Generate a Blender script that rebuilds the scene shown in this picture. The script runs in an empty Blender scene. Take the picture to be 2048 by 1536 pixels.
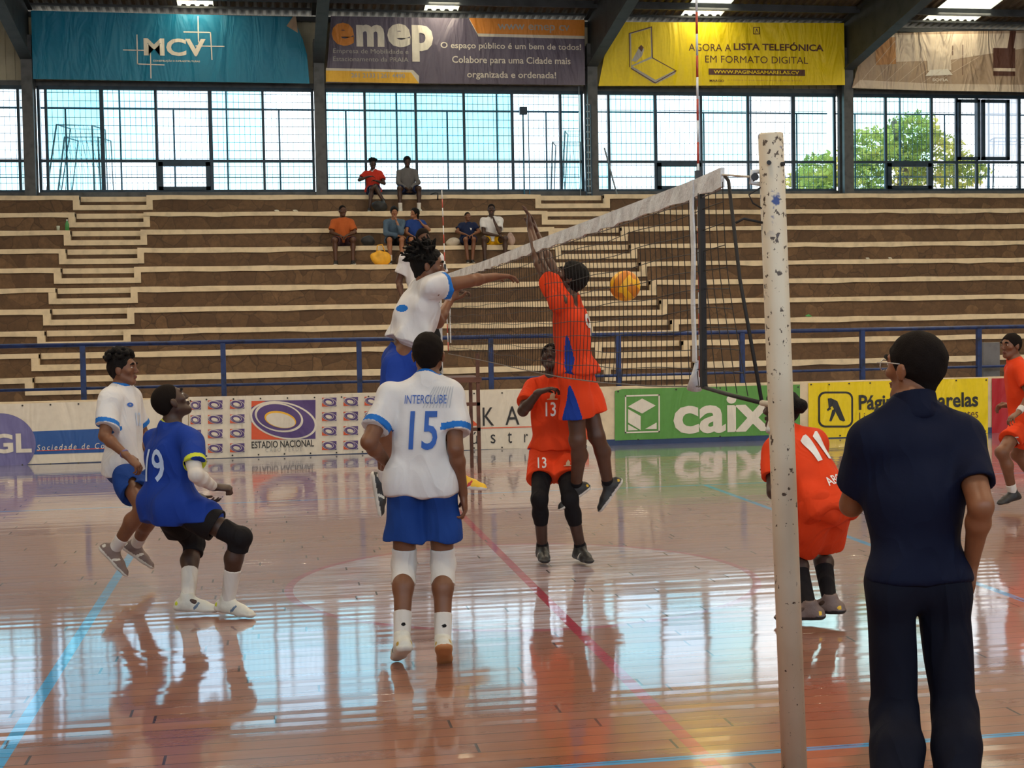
import bpy, bmesh, math, random
import numpy as np
from mathutils import Vector, Matrix
from mathutils.bvhtree import BVHTree
random.seed(4); rng = np.random.default_rng(7)
S = bpy.context.scene
COL = S.collection

# ---------------------------------------------------------------- camera
FPX = 2800.0; CAMH = 1.75
th = math.atan(471/2800); pt = math.atan(118/2800); rho = .018
F3 = np.array([math.sin(th)*math.cos(pt), math.cos(th)*math.cos(pt), -math.sin(pt)])
R0 = np.array([math.cos(th), -math.sin(th), 0.]); U0 = np.cross(R0, F3)
R3 = math.cos(rho)*R0 - math.sin(rho)*U0; U3 = math.cos(rho)*U0 + math.sin(rho)*R0
C3 = np.array([0, 0, CAMH])
cam = bpy.data.cameras.new('camera'); camo = bpy.data.objects.new('camera', cam); COL.objects.link(camo)
cam.sensor_width = 36; cam.lens = FPX*36/2048; cam.clip_start = .1; cam.clip_end = 500
m4 = Matrix(((R3[0], U3[0], -F3[0], 0), (R3[1], U3[1], -F3[1], 0), (R3[2], U3[2], -F3[2], CAMH), (0, 0, 0, 1)))
camo.matrix_world = m4
S.camera = camo
S.view_settings.view_transform = 'Standard'; S.view_settings.look = 'None'
S.view_settings.exposure = 0.0; S.view_settings.gamma = 1; S.view_settings.use_curve_mapping = False

def ray(x, y): return F3 + R3*(x-1024)/FPX - U3*(y-768)/FPX
def aD(x, y, D): return C3 + ray(x, y)*D                      # at a camera distance
def aY(x, y, Y): r = ray(x, y); return C3 + r*(Y/r[1])        # on the plane Y
def aX(x, y, X): r = ray(x, y); return C3 + r*(X/r[0])        # on the plane X
def aF(x, y, z=0.): r = ray(x, y); return C3 + r*((z-CAMH)/r[2])

# ---------------------------------------------------------------- node helpers
def newmat(name):
    m = bpy.data.materials.new(name); m.use_nodes = True
    nt = m.node_tree; nt.nodes.clear()
    out = nt.nodes.new('ShaderNodeOutputMaterial')
    return m, nt, out
def N(nt, t, **kw):
    n = nt.nodes.new(t)
    for k, v in kw.items():
        if k in n.inputs: n.inputs[k].default_value = v
        else: setattr(n, k, v)
    return n
def L(nt, a, b): nt.links.new(a, b)
def math_(nt, op, a, b=None, c=None, clamp=False):
    n = nt.nodes.new('ShaderNodeMath'); n.operation = op; n.use_clamp = clamp
    for i, v in enumerate((a, b, c)):
        if v is None: continue
        if isinstance(v, (int, float)): n.inputs[i].default_value = v
        else: nt.links.new(v, n.inputs[i])
    return n.outputs[0]
def mixc(nt, fac, a, b, bt='MIX'):
    n = nt.nodes.new('ShaderNodeMix'); n.data_type = 'RGBA'; n.blend_type = bt
    for s, v in ((n.inputs['Factor'], fac), (n.inputs['A'], a), (n.inputs['B'], b)):
        if isinstance(v, (int, float)): s.default_value = v
        elif isinstance(v, (tuple, list)): s.default_value = (*v[:3], 1)
        else: nt.links.new(v, s)
    return n.outputs['Result']
def objco(nt): return N(nt, 'ShaderNodeTexCoord').outputs['Object']
def geo_pos(nt): return N(nt, 'ShaderNodeNewGeometry').outputs['Position']
def noise(nt, co, scale, detail=3, rough=.55, dist=0.):
    n = N(nt, 'ShaderNodeTexNoise', Scale=scale, Detail=detail, Roughness=rough, Distortion=dist)
    if co is not None: L(nt, co, n.inputs['Vector'])
    return n
def ramp(nt, fac, stops):
    r = nt.nodes.new('ShaderNodeValToRGB')
    e = r.color_ramp.elements
    while len(e) < len(stops): e.new(.5)
    for i, (p, c) in enumerate(stops):
        e[i].position = p; e[i].color = (*c[:3], 1) if isinstance(c, (tuple, list)) else (c, c, c, 1)
    L(nt, fac, r.inputs[0]); return r.outputs[0]
def srgb(*c):
    return tuple(((v/255)/12.92 if v/255 <= .04045 else ((v/255+.055)/1.055)**2.4) for v in c)
MC = {}
def M(name, col, rough=.6, metal=0., var=.12, vscale=6., bump=0., bscale=40., spec=.5, sheen=0., coord='geo'):
    """general procedural material: base colour with soft wear variation and a bump"""
    if name in MC: return MC[name]
    m, nt, out = newmat(name)
    b = N(nt, 'ShaderNodeBsdfPrincipled', Roughness=rough, Metallic=metal)
    b.inputs['Specular IOR Level'].default_value = spec
    if sheen: b.inputs['Sheen Weight'].default_value = sheen
    co = objco(nt)
    n1 = noise(nt, co, vscale, 4)
    d = tuple(v*(1-var*2) for v in col); l = tuple(min(1, v*(1+var)) for v in col)
    c = ramp(nt, n1.outputs[0], [(.3, d), (.5, col), (.75, l)])
    L(nt, c, b.inputs['Base Color'])
    if bump:
        n2 = noise(nt, co, bscale, 3)
        bp = N(nt, 'ShaderNodeBump', Strength=bump, Distance=.01)
        L(nt, n2.outputs[0], bp.inputs['Height']); L(nt, bp.outputs[0], b.inputs['Normal'])
    L(nt, b.outputs[0], out.inputs[0]); MC[name] = m
    return m

# ---------------------------------------------------------------- world and lights
W = bpy.data.worlds.new('sky'); S.world = W; W.use_nodes = True
nt = W.node_tree; nt.nodes.clear()
wo = nt.nodes.new('ShaderNodeOutputWorld'); bg = N(nt, 'ShaderNodeBackground', Strength=1.0)
co = N(nt, 'ShaderNodeTexCoord').outputs['Generated']
cl = noise(nt, co, 3.2, 5, .6)
sp = N(nt, 'ShaderNodeSeparateXYZ'); L(nt, co, sp.inputs[0])
grad = ramp(nt, sp.outputs[2], [(0., (.80, .93, 1.0)), (.25, (.52, .80, 1.0)), (1., (.25, .5, .9))])
cm = ramp(nt, cl.outputs[0], [(.45, 0.), (.62, 1.)])
c = mixc(nt, cm, grad, (1.05, 1.03, 1.0))
L(nt, c, bg.inputs[0]); L(nt, bg.outputs[0], wo.inputs[0])
bg.inputs[1].default_value = 4.2
def light(name, kind, loc, energy, color, size=1., size_y=None, rot=(0, 0, 0), spread=None, **kw):
    l = bpy.data.lights.new(name, kind); l.energy = energy; l.color = color
    if kind == 'AREA':
        l.shape = 'RECTANGLE' if size_y else 'DISK'; l.size = size
        if size_y: l.size_y = size_y
        if spread: l.spread = spread
    for k, v in kw.items(): setattr(l, k, v)
    o = bpy.data.objects.new(name, l); COL.objects.link(o); o.location = loc; o.rotation_euler = rot
    return o
light('sun', 'SUN', (0, 0, 30), 4.0, (1, .93, .8), rot=(math.radians(28), math.radians(-14), 0), angle=.01)
# fill light added at the unseen window band behind the photographer
light('added_back_fill', 'AREA', (5, -7.6, 6.6), 320, (.92, .95, 1.0), 34, 3.2, rot=(math.radians(80), 0, 0))

# ---------------------------------------------------------------- mesh helpers
def tag(o, label=None, cat=None, group=None, kind=None):
    if label: o['label'] = label
    if cat: o['category'] = cat
    if group: o['group'] = group
    if kind: o['kind'] = kind
    return o
def empty(name, loc, label=None, cat=None, group=None, kind=None):
    o = bpy.data.objects.new(name, None); COL.objects.link(o); o.location = Vector([float(v) for v in loc]); o.empty_display_size = .1
    return tag(o, label, cat, group, kind)
class MB:
    """collects shapes given in world coordinates and links them as one mesh"""
    def __init__(s): s.v = []; s.f = []; s.m = []; s.mi = 0
    def add(s, vs, fs):
        o = len(s.v); s.v += [tuple(map(float, p)) for p in vs]; s.f += [tuple(i+o for i in f) for f in fs]; s.m += [s.mi]*len(fs)
        return s
    def box(s, a, b):
        x0, y0, z0 = a; x1, y1, z1 = b
        return s.add([(x0,y0,z0),(x1,y0,z0),(x1,y1,z0),(x0,y1,z0),(x0,y0,z1),(x1,y0,z1),(x1,y1,z1),(x0,y1,z1)],
                     [(0,3,2,1),(4,5,6,7),(0,1,5,4),(1,2,6,5),(2,3,7,6),(3,0,4,7)])
    def hexa(s, p):   # 8 points, bottom ring then top ring
        return s.add(p, [(0,3,2,1),(4,5,6,7),(0,1,5,4),(1,2,6,5),(2,3,7,6),(3,0,4,7)])
    def tube(s, pts, r, n=10, cap=True):
        pts = [np.array(p, float) for p in pts]
        rs = r if isinstance(r, (list, tuple)) else [r]*len(pts)
        vs = []; prev = None
        for i, p in enumerate(pts):
            t = pts[min(i+1, len(pts)-1)] - pts[max(i-1, 0)]; t = t/(np.linalg.norm(t)+1e-9)
            if prev is None:
                a = np.array([0, 0, 1.]) if abs(t[2]) < .9 else np.array([1., 0, 0])
                u = np.cross(t, a)
            else: u = prev - t*np.dot(prev, t)
            u = u/(np.linalg.norm(u)+1e-9); w = np.cross(t, u); prev = u
            for k in range(n):
                q = 2*math.pi*k/n
                vs.append(p + rs[i]*(math.cos(q)*u + math.sin(q)*w))
        fs = []
        for i in range(len(pts)-1):
            for k in range(n):
                a = i*n+k; b = i*n+(k+1) % n
                fs.append((a, b, b+n, a+n))
        if cap:
            fs.append(tuple(range(n))[::-1]); fs.append(tuple(range((len(pts)-1)*n, len(pts)*n)))
        return s.add(vs, fs)
    def build(s, name, mats, parent=None, smooth=False, kind=None, label=None, cat=None, bevel=0):
        me = bpy.data.meshes.new(name)
        off = np.array(parent_off(parent))
        me.from_pydata([tuple(np.array(p)-off) for p in s.v], [], s.f)
        if not isinstance(mats, (list, tuple)): mats = [mats]
        for m_ in mats: me.materials.append(m_)
        me.polygons.foreach_set('material_index', s.m)
        if smooth: me.polygons.foreach_set('use_smooth', [True]*len(me.polygons))
        me.update()
        o = bpy.data.objects.new(name, me); COL.objects.link(o)
        if parent: o.parent = parent
        if bevel:
            b = o.modifiers.new('bevel', 'BEVEL'); b.width = bevel; b.segments = 2; b.limit_method = 'ANGLE'
        return tag(o, label, cat, None, kind)
def parent_off(p):
    off = Vector((0, 0, 0))
    while p: off += p.location; p = p.parent
    return tuple(off)
def struct(name, mb, mats, **kw): return mb.build(name, mats, None, kind='structure', **kw)
def copy_obj(o, parent, loc):
    c_ = o.copy(); COL.objects.link(c_); c_.parent = parent; c_.location = loc; return c_

# ---------------------------------------------------------------- layout constants
RY0, RT, RZ0, RR, NR = 26.25, .62, .96, .42, 10      # bleacher rows
YW = 33.2                                            # window wall
YB = 19.5                                            # advertising boards
XL, XR, YBK = -14., 30., -8.
COLX = [-11.76, -5.32, 1.14, 7.59, 14.03, 20.47, 26.9]
def roofz(Y): return 9.06 + .15*(YW-Y) if Y > 12.6 else 9.06 + .15*(YW-12.6) - .15*(12.6-Y)

# ---------------------------------------------------------------- floor
def floor_mat():
    m, nt, out = newmat('court_floor')
    b = N(nt, 'ShaderNodeBsdfPrincipled')
    P = geo_pos(nt); sp = N(nt, 'ShaderNodeSeparateXYZ'); L(nt, P, sp.inputs[0]); X, Y = sp.outputs[0], sp.outputs[1]
    # boards run along X
    bw = .125
    row = math_(nt, 'FLOOR', math_(nt, 'DIVIDE', Y, bw))
    wn = N(nt, 'ShaderNodeTexWhiteNoise', noise_dimensions='1D'); L(nt, row, wn.inputs['W'])
    xs = math_(nt, 'ADD', X, math_(nt, 'MULTIPLY', wn.outputs[0], 3.0))
    seg = math_(nt, 'FLOOR', math_(nt, 'DIVIDE', xs, 2.4))
    cv = N(nt, 'ShaderNodeCombineXYZ'); L(nt, row, cv.inputs[0]); L(nt, seg, cv.inputs[1])
    wn2 = N(nt, 'ShaderNodeTexWhiteNoise', noise_dimensions='3D'); L(nt, cv.outputs[0], wn2.inputs['Vector'])
    fy = math_(nt, 'FRACT', math_(nt, 'DIVIDE', Y, bw)); fx = math_(nt, 'FRACT', math_(nt, 'DIVIDE', xs, 2.4))
    # gaps
    g1 = math_(nt, 'LESS_THAN', math_(nt, 'ABSOLUTE', math_(nt, 'SUBTRACT', fy, .5)), .478)
    g2 = math_(nt, 'LESS_THAN', math_(nt, 'ABSOLUTE', math_(nt, 'SUBTRACT', fx, .5)), .4975)
    solid = math_(nt, 'MULTIPLY', g1, g2)
    # wood grain
    mp = N(nt, 'ShaderNodeMapping'); mp.inputs['Scale'].default_value = (1.2, 22, 1); L(nt, P, mp.inputs[0])
    gr = noise(nt, mp.outputs[0], 2.5, 5, .65)
    wood = ramp(nt, gr.outputs[0], [(.25, (.18, .054, .009)), (.5, (.26, .086, .015)), (.8, (.35, .130, .028))])
    wood = mixc(nt, .35, wood, ramp(nt, wn2.outputs[0], [(0, (.17, .048, .008)), (.6, (.28, .085, .013)), (1, (.40, .15, .04))]))
    # paint wear mask, streaky along the boards
    mp2 = N(nt, 'ShaderNodeMapping'); mp2.inputs['Scale'].default_value = (.9, 9, 1); L(nt, P, mp2.inputs[0])
    wr = noise(nt, mp2.outputs[0], 1.7, 6, .7, .4)
    wear = ramp(nt, wr.outputs[0], [(.44, 1.), (.56, .2)])
    wearL = ramp(nt, wr.outputs[0], [(.56, 1.), (.74, .45)])
    # greyish lilac reflection of the bleachers painted into the colour, stronger farther back
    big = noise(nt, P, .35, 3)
    reflect_tint = ramp(nt, math_(nt, 'ADD', big.outputs[0], math_(nt, 'MULTIPLY', math_(nt, 'SUBTRACT', Y, 8.5), .05)), [(.28, .12), (.64, .74)])
    colr = mixc(nt, reflect_tint, wood, (.34, .215, .222))
    def band(v, c0, hw): return math_(nt, 'LESS_THAN', math_(nt, 'ABSOLUTE', math_(nt, 'SUBTRACT', v, c0)), hw)
    def rng_(v, a, b_): return math_(nt, 'MULTIPLY', math_(nt, 'GREATER_THAN', v, a), math_(nt, 'LESS_THAN', v, b_))
    dx = math_(nt, 'SUBTRACT', X, 1.63); dy = math_(nt, 'SUBTRACT', Y, 9.40)
    rad = math_(nt, 'SQRT', math_(nt, 'ADD', math_(nt, 'MULTIPLY', dx, dx), math_(nt, 'MULTIPLY', dy, dy)))
    disc = math_(nt, 'LESS_THAN', rad, 1.56)
    colr = mixc(nt, math_(nt, 'MULTIPLY', math_(nt, 'MULTIPLY', disc, wear), .9), colr, (.56, .53, .64))
    ring = band(rad, 1.585, .028)
    colr = mixc(nt, math_(nt, 'MULTIPLY', ring, wearL), colr, (.36, .10, .14))
    cl_ = math_(nt, 'MULTIPLY', band(X, 1.66, .032), rng_(Y, -8, 15.5))
    colr = mixc(nt, math_(nt, 'MULTIPLY', cl_, wearL), colr, (.38, .02, .06))
    blue = math_(nt, 'MULTIPLY', band(X, -1.16, .032), rng_(Y, 5.37, 14.4))
    blue = math_(nt, 'MAXIMUM', blue, math_(nt, 'MULTIPLY', band(X, 4.5, .03), rng_(Y, 5.37, 14.4)))
    blue = math_(nt, 'MAXIMUM', blue, math_(nt, 'MULTIPLY', band(Y, 5.37, .025), rng_(X, .2, 12)))
    blue = math_(nt, 'MAXIMUM', blue, math_(nt, 'MULTIPLY', band(Y, 14.4, .025), rng_(X, -8, 12)))
    colr = mixc(nt, math_(nt, 'MULTIPLY', blue, wearL), colr, (.02, .30, .66))
    # painted surround by the boards
    sur = math_(nt, 'GREATER_THAN', Y, 17.6)
    colr = mixc(nt, math_(nt, 'MULTIPLY', sur, .92), colr, (.16, .17, .27))
    # scuffs
    mp3 = N(nt, 'ShaderNodeMapping'); mp3.inputs['Scale'].default_value = (4, 14, 1); L(nt, P, mp3.inputs[0])
    sc = noise(nt, mp3.outputs[0], 1.6, 4, .75, 1.)
    colr = mixc(nt, ramp(nt, sc.outputs[0], [(.70, 0.), (.74, .75)]), colr, (.06, .03, .02))
    colr = mixc(nt, math_(nt, 'SUBTRACT', 1., solid), colr, (.03, .015, .01))
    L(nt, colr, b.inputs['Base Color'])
    # gloss: varnish with cupped boards
    rg = ramp(nt, wr.outputs[0], [(.3, .24), (.6, .30), (.8, .40)])
    rr = math_(nt, 'ADD', rg, math_(nt, 'MULTIPLY', wn2.outputs[0], .05))
    L(nt, rr, b.inputs['Roughness'])
    b.inputs['Specular IOR Level'].default_value = .3; b.inputs['IOR'].default_value = 1.5
    b.inputs['Coat Weight'].default_value = 1.0; b.inputs['Coat Roughness'].default_value = .045; b.inputs['Coat IOR'].default_value = 1.55
    cup = math_(nt, 'MULTIPLY', math_(nt, 'ABSOLUTE', math_(nt, 'SUBTRACT', fy, .5)), math_(nt, 'ADD', wn2.outputs[0], -.35))
    und = noise(nt, P, 1.3, 2)
    h = math_(nt, 'ADD', math_(nt, 'MULTIPLY', cup, .0030), math_(nt, 'MULTIPLY', und.outputs[0], .0035))
    h = math_(nt, 'ADD', h, math_(nt, 'MULTIPLY', gr.outputs[0], .00018))
    h = math_(nt, 'SUBTRACT', h, math_(nt, 'MULTIPLY', math_(nt, 'SUBTRACT', 1., solid), .0012))
    bp = N(nt, 'ShaderNodeBump', Strength=.55, Distance=1.0); L(nt, h, bp.inputs['Height'])
    L(nt, bp.outputs[0], b.inputs['Normal']); L(nt, bp.outputs[0], b.inputs['Coat Normal'])
    L(nt, b.outputs[0], out.inputs[0]); return m
struct('floor', MB().box((XL, YBK, -.1), (XR, YW+.3, 0)), floor_mat())

# ---------------------------------------------------------------- shell materials
m_wall = M('plaster_warm', (.46, .42, .34), .85, var=.08, vscale=1.5, bump=.15, bscale=20)
m_clad = M('cream_cladding', (.42, .38, .27), .6, var=.1, vscale=2)
m_steel = M('grey_steel', (.085, .09, .095), .55, .2, var=.2, vscale=5, bump=.1)
m_beam = M('dark_beam', (.045, .05, .055), .6, .1, var=.2, vscale=3)
m_frame = M('dark_blue_frame', (.012, .035, .06), .45, .3, var=.2)
m_cream = M('cream_paint', (.70, .58, .40), .7, var=.10, vscale=5, bump=.25, bscale=18)
m_blue = M('blue_rail_paint', (.006, .024, .11), .4, .1, var=.35, vscale=9, bump=.1)
m_navy = M('blue_kerb_paint', (.02, .045, .13), .5)
def stone_mat():
    m, nt, out = newmat('rubble_stone')
    b = N(nt, 'ShaderNodeBsdfPrincipled', Roughness=.85)
    P = geo_pos(nt)
    mp = N(nt, 'ShaderNodeMapping'); mp.inputs['Scale'].default_value = (1, 1, 1.1); L(nt, P, mp.inputs[0])
    nz = noise(nt, mp.outputs[0], 3, 2)
    wv = mixc(nt, .16, mp.outputs[0], nz.outputs[1])
    v1 = N(nt, 'ShaderNodeTexVoronoi', Scale=3.6); v1.feature = 'DISTANCE_TO_EDGE'; L(nt, wv, v1.inputs['Vector'])
    v2 = N(nt, 'ShaderNodeTexVoronoi', Scale=3.6); L(nt, wv, v2.inputs['Vector'])
    st = mixc(nt, .5, ramp(nt, v2.outputs['Color'], [(.1, (.085, .045, .025)), (.5, (.155, .088, .044)), (.9, (.25, .145, .072))]), (.145, .086, .045))
    dirt = noise(nt, P, 9, 5, .7)
    st = mixc(nt, ramp(nt, dirt.outputs[0], [(.3, .55), (.65, 0.)]), st, (.055, .035, .022), 'MIX')
    bign = noise(nt, P, .45, 3)
    mor = ramp(nt, v1.outputs['Distance'], [(.0, 1.), (.035, 0.)])
    mor = math_(nt, 'MULTIPLY', mor, ramp(nt, bign.outputs[0], [(.35, .15), (.6, .85)]))
    c = mixc(nt, mor, st, (.05, .032, .022))
    L(nt, c, b.inputs['Base Color'])
    bp = N(nt, 'ShaderNodeBump', Strength=.7, Distance=.03)
    L(nt, math_(nt, 'ADD', math_(nt, 'MINIMUM', v1.outputs['Distance'], .12), math_(nt, 'MULTIPLY', dirt.outputs[0], .06)), bp.inputs['Height'])
    L(nt, bp.outputs[0], b.inputs['Normal']); L(nt, b.outputs[0], out.inputs[0]); return m
m_stone = stone_mat()
m_conc = M('worn_concrete', (.20, .16, .12), .85, var=.2, vscale=4, bump=.3)

# ---------------------------------------------------------------- bleachers
bl = empty('bleachers', (0, RY0, 0), 'stone-faced stepped bleachers with cream painted edges filling the far side of the hall', 'bleachers')
A1 = (-4.15, -2.72); A2 = (6.1, 7.6)
def aisle(i, A, k):
    d = (9-i)*.022
    return (A[0]-d*(.9 if k == 0 else -1.2), A[1]-d*(.8 if k == 0 else -2.2)) if True else A
for i in range(NR):
    Y = RY0+i*RT; z = RZ0+i*RR; Yn = Y+RT if i < NR-1 else YW-.1
    zb = 0 if i == 0 else z-RR-.03
    a = aisle(i, A1, 0); b_ = aisle(i, A2, 1)
    xs = [XL+.02, a[0], a[1], b_[0], b_[1], XR-.02]
    for x0, x1 in ((xs[0], xs[1]), (xs[2], xs[3]), (xs[4], xs[5])):
        t = MB(); t.box((x0, Y, zb), (x1, Yn+.02 if i < NR-1 else YW-.45, z-.012)); to = t.build('stone_tier', [m_stone], bl)
        n = max(2, int((x1-x0)/.5)); pts = np.linspace(x0, x1, n+1); e = MB()
        zt = z + rng.normal(0, .004, n+1); zl = z-.100 + rng.normal(0, .008, n+1)
        vs = []
        for q in range(n+1): vs += [(pts[q], Y-.03, zl[q]), (pts[q], Y+.16, zl[q]), (pts[q], Y+.16, zt[q]), (pts[q], Y-.03, zt[q])]
        fs = [(4*q+c_, 4*q+4+c_, 4*q+4+(c_+1) % 4, 4*q+(c_+1) % 4) for q in range(n) for c_ in range(4)]+[(0, 1, 2, 3), (4*n+3, 4*n+2, 4*n+1, 4*n)]
        e.add(vs, fs)
        # the strip turns down at the stair openings
        if x0 > XL+1: e.box((x0-.004, Y-.034, z-.318), (x0+.13, Y+.1, z-.09))
        if x1 < XR-1: e.box((x1-.13, Y-.034, z-.318), (x1+.004, Y+.1, z-.09))
        e.build('edge_strip', m_cream, to)
    for (x0, x1) in (a, b_):
        for lo in (1, 0):
            t = MB(); e = MB()
            if lo: t.box((x0, Y, zb), (x1, Y+RT*.5, z-.22)); e.box((x0-.002, Y-.03, z-.32), (x1+.002, Y+.10, z-.21))
            else: t.box((x0, Y+RT*.5, zb), (x1, Yn+.02 if i < NR-1 else YW-.45, z-.012)); e.box((x0+.0, Y+RT*.5-.02, z-.11), (x1-.0, Y+RT*.5+.1, z))
            so = t.build('stair_step', [m_stone], bl); e.build('edge_strip', m_cream, so)
ZT = RZ0+9*RR

# ---------------------------------------------------------------- far wall, windows, roof
wl = MB(); wl.box((XL, YW-.05, ZT-.3), (XR, YW+.2, 4.94)); struct('trim_1', wl, m_steel)
struct('trim_7', MB().box((XL, YW-.45, ZT-.5), (XR, YW-.05, ZT-.012)), m_conc)
wl = MB(); wl.box((XL, YW+.02, 7.3), (XR, YW+.2, 7.46)); struct('trim_2', wl, m_steel)
wl = MB()
x = XL
while x < XR:
    wl.box((x, YW+.05, 7.45), (x+.16, YW+.12, 8.98)); wl.box((x+.16, YW+.08, 7.45), (x+.2, YW+.12, 8.98)); x += .2
struct('wall_far', wl, m_clad)
struct('trim_3', MB().box((XL, YW-.1, 8.88), (XR, YW+.15, 8.98)), m_beam)
struct('wall_left', MB().box((XL-.2, YBK, 0), (XL, YW+.2, 13)), m_wall)
struct('wall_right', MB().box((XR, YBK, 0), (XR+.2, YW+.2, 13)), m_wall)
w_ = MB(); w_.box((XL, YBK-.2, 0), (XR, YBK, 4.9)); w_.box((XL, YBK-.2, 8.3), (XR, YBK, 9.4)); struct('wall_near', w_, m_wall)
for k, xc in enumerate(COLX):
    c_ = empty('column', (xc, YW-.2, ZT), ['grey steel column standing left of the picture edge', 'grey steel column between the narrow left window bay and the teal banner', 'grey steel column between the teal banner and the purple grey banner', 'grey steel column left of the yellow phone list banner', 'grey steel column right of the yellow phone list banner', 'grey steel column right of the brown photo banner', 'grey steel column farthest right'][k], 'column', 'columns of the window wall')
    b_ = MB(); b_.box((xc-.12, YW-.42, ZT-.012), (xc+.12, YW-.28, 8.4)); b_.box((xc-.12, YW-.12, ZT-.012), (xc+.12, YW+.02, 8.4)); b_.box((xc-.03, YW-.3, ZT-.012), (xc+.03, YW-.1, 8.4)); b_.build('shaft', m_steel, c_)
    # rafter: deep tapered beam rising to the ridge
    ra = MB()
    y0, y1 = YW-.15, 12.6
    def rp(y, dz, hw): return [(xc-hw, y, roofz(y)-dz), (xc+hw, y, roofz(y)-dz)]
    def seg(ya, yb, lo_a, hi_a, lo_b, hi_b, hw):
        ra.hexa([(xc-hw, ya, lo_a), (xc+hw, ya, lo_a), (xc+hw, yb, lo_b), (xc-hw, yb, lo_b), (xc-hw, ya, hi_a), (xc+hw, ya, hi_a), (xc+hw, yb, hi_b), (xc-hw, yb, hi_b)])
    la, ha, lb, hb = 7.85, 9.0, roofz(y1)-.75, roofz(y1)-.16
    seg(y0, y1, la, ha, lb, hb, .035)
    seg(y0, y1, la-.04, la, lb-.04, lb, .13); seg(y0, y1, ha, ha+.04, hb, hb+.04, .13)
    seg(y1, YBK, lb, hb, roofz(YBK)-.9, roofz(YBK)-.16, .035); seg(y1, YBK, lb-.04, lb, roofz(YBK)-.94, roofz(YBK)-.9, .13)
    ra.build('rafter', m_beam, c_)
# corrugated sheet roof with translucent strips
def corr_mat(name, col, trans=False):
    m, nt, out = newmat(name)
    if trans:
        b = N(nt, 'ShaderNodeBsdfTranslucent'); b.inputs[0].default_value = (*col, 1)
        d = N(nt, 'ShaderNodeBsdfDiffuse'); d.inputs[0].default_value = (*col, 1)
        mx = N(nt, 'ShaderNodeMixShader'); mx.inputs[0].default_value = .3
        L(nt, b.outputs[0], mx.inputs[1]); L(nt, d.outputs[0], mx.inputs[2]); L(nt, mx.outputs[0], out.inputs[0])
    else:
        b = N(nt, 'ShaderNodeBsdfPrincipled', Roughness=.55, Metallic=.35)
        n = noise(nt, geo_pos(nt), 1.5, 5, .7)
        L(nt, ramp(nt, n.outputs[0], [(.3, tuple(v*.5 for v in col)), (.6, col), (.8, tuple(v*1.2 for v in col))]), b.inputs[0])
        L(nt, b.outputs[0], out.inputs[0])
    return m
m_corr = corr_mat('galvanised_sheet', (.16, .12, .085)); m_sky = corr_mat('translucent_sheet', (.95, .9, .75), True)
SK = [(-1.95, -1.25), (3.6, 4.35), (9.75, 10.75), (16.0, 17.4), (-8.3, -7.6), (22.5, 23.4)]
def in_sk(x): return any(a <= x < b for a, b in SK)
def sheet(ya, yb, name, skl):
    for kind in (0, 1):
        mb = MB(); x = XL
        while x < XR-.01:
            k = in_sk(x+.1) and skl
            if k == bool(kind):
                px = [(0, 0), (.07, 0), (.10, .045), (.17, .045), (.20, 0)]
                for (a, za), (b, zb) in zip(px[:-1], px[1:]):
                    mb.add([(x+a, ya, roofz(ya)+za), (x+b, ya, roofz(ya)+zb), (x+b, yb, roofz(yb)+zb), (x+a, yb, roofz(yb)+za),
                            (x+a, ya, roofz(ya)+za+.006), (x+b, ya, roofz(ya)+zb+.006), (x+b, yb, roofz(yb)+zb+.006), (x+a, yb, roofz(yb)+za+.006)],
                           [(0,1,2,3),(7,6,5,4),(0,4,5,1),(2,6,7,3)])
            x += .2
        if mb.v: struct(name if kind == 0 else name+'_skylights', mb, m_sky if kind else m_corr)
sheet(YW+.35, YW-.35, 'ceiling_eave', False)
sheet(YW-.35, 12.6, 'ceiling', True); sheet(12.6, YBK-.3, 'ceiling_near', False)
pu = MB()
for y in [YW-.35, YW-1.15, YW-2.3, YW-3.6] + list(np.arange(27, -7, -2.4)):
    pu.box((XL, y-.04, roofz(y)-(.05 if y > YW-.5 else .17)), (XR, y+.04, roofz(y)-.005))
struct('trim_4', pu, m_beam)
# high bay lamps added out of view above the court to warm the hall
m_lamp = M('lamp_housing', (.5, .5, .5), .3, .6)
m_bulb, nt, out = newmat('added_lamp_glow'); em = N(nt, 'ShaderNodeEmission', Strength=12.); em.inputs[0].default_value = (1, .82, .55, 1); L(nt, em.outputs[0], out.inputs[0])
LAMPS = [(x, y) for y in (3.5, 10., 16.5, 23.) for x in (-7., 0., 7., 14., 21.)]
for x, y in LAMPS:
    zl = 8.9
    r_ = empty('added_hall_lamp', (x, y, zl), 'added dome shaped hall lamp hanging out of view above the court', 'lamp', 'added hall lamps under the roof')
    b = MB(); b.tube([(x, y, zl+.45), (x, y, zl+.3), (x, y, zl+.2), (x, y, zl)], [.05, .07, .2, .28], 20, cap=False); b.build('shade', m_lamp, r_, True)
    b = MB(); b.tube([(x, y, zl+.45), (x, y, roofz(y)-.1)], .012, 6); b.build('cable', m_beam, r_)
    b = MB(); b.tube([(x, y, zl+.06), (x, y, zl+.1)], .2, 20); b.build('diffuser', m_bulb, r_)
    lo = light('added_lamp_light', 'AREA', (0, 0, 0), 170 if y < 20 else 165, (1, .80, .56), .5)
    lo.parent = r_; lo.location = (0, 0, -.02)
# sun on the translucent strips glows down on the banners
for a, b in SK[:4]:
    o = light('skylight_daylight', 'AREA', ((a+b)/2, YW-.9, roofz(YW-.9)-.03), 26, (1, .88, .62), b-a-.05, .7, rot=(math.radians(8.5), 0, 0))
    o = light('skylight_daylight', 'AREA', ((a+b)/2, YW-4.5, roofz(YW-4.5)-.03), 60, (1, .9, .7), b-a-.05, 3.6, rot=(math.radians(8.5), 0, 0))

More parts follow.
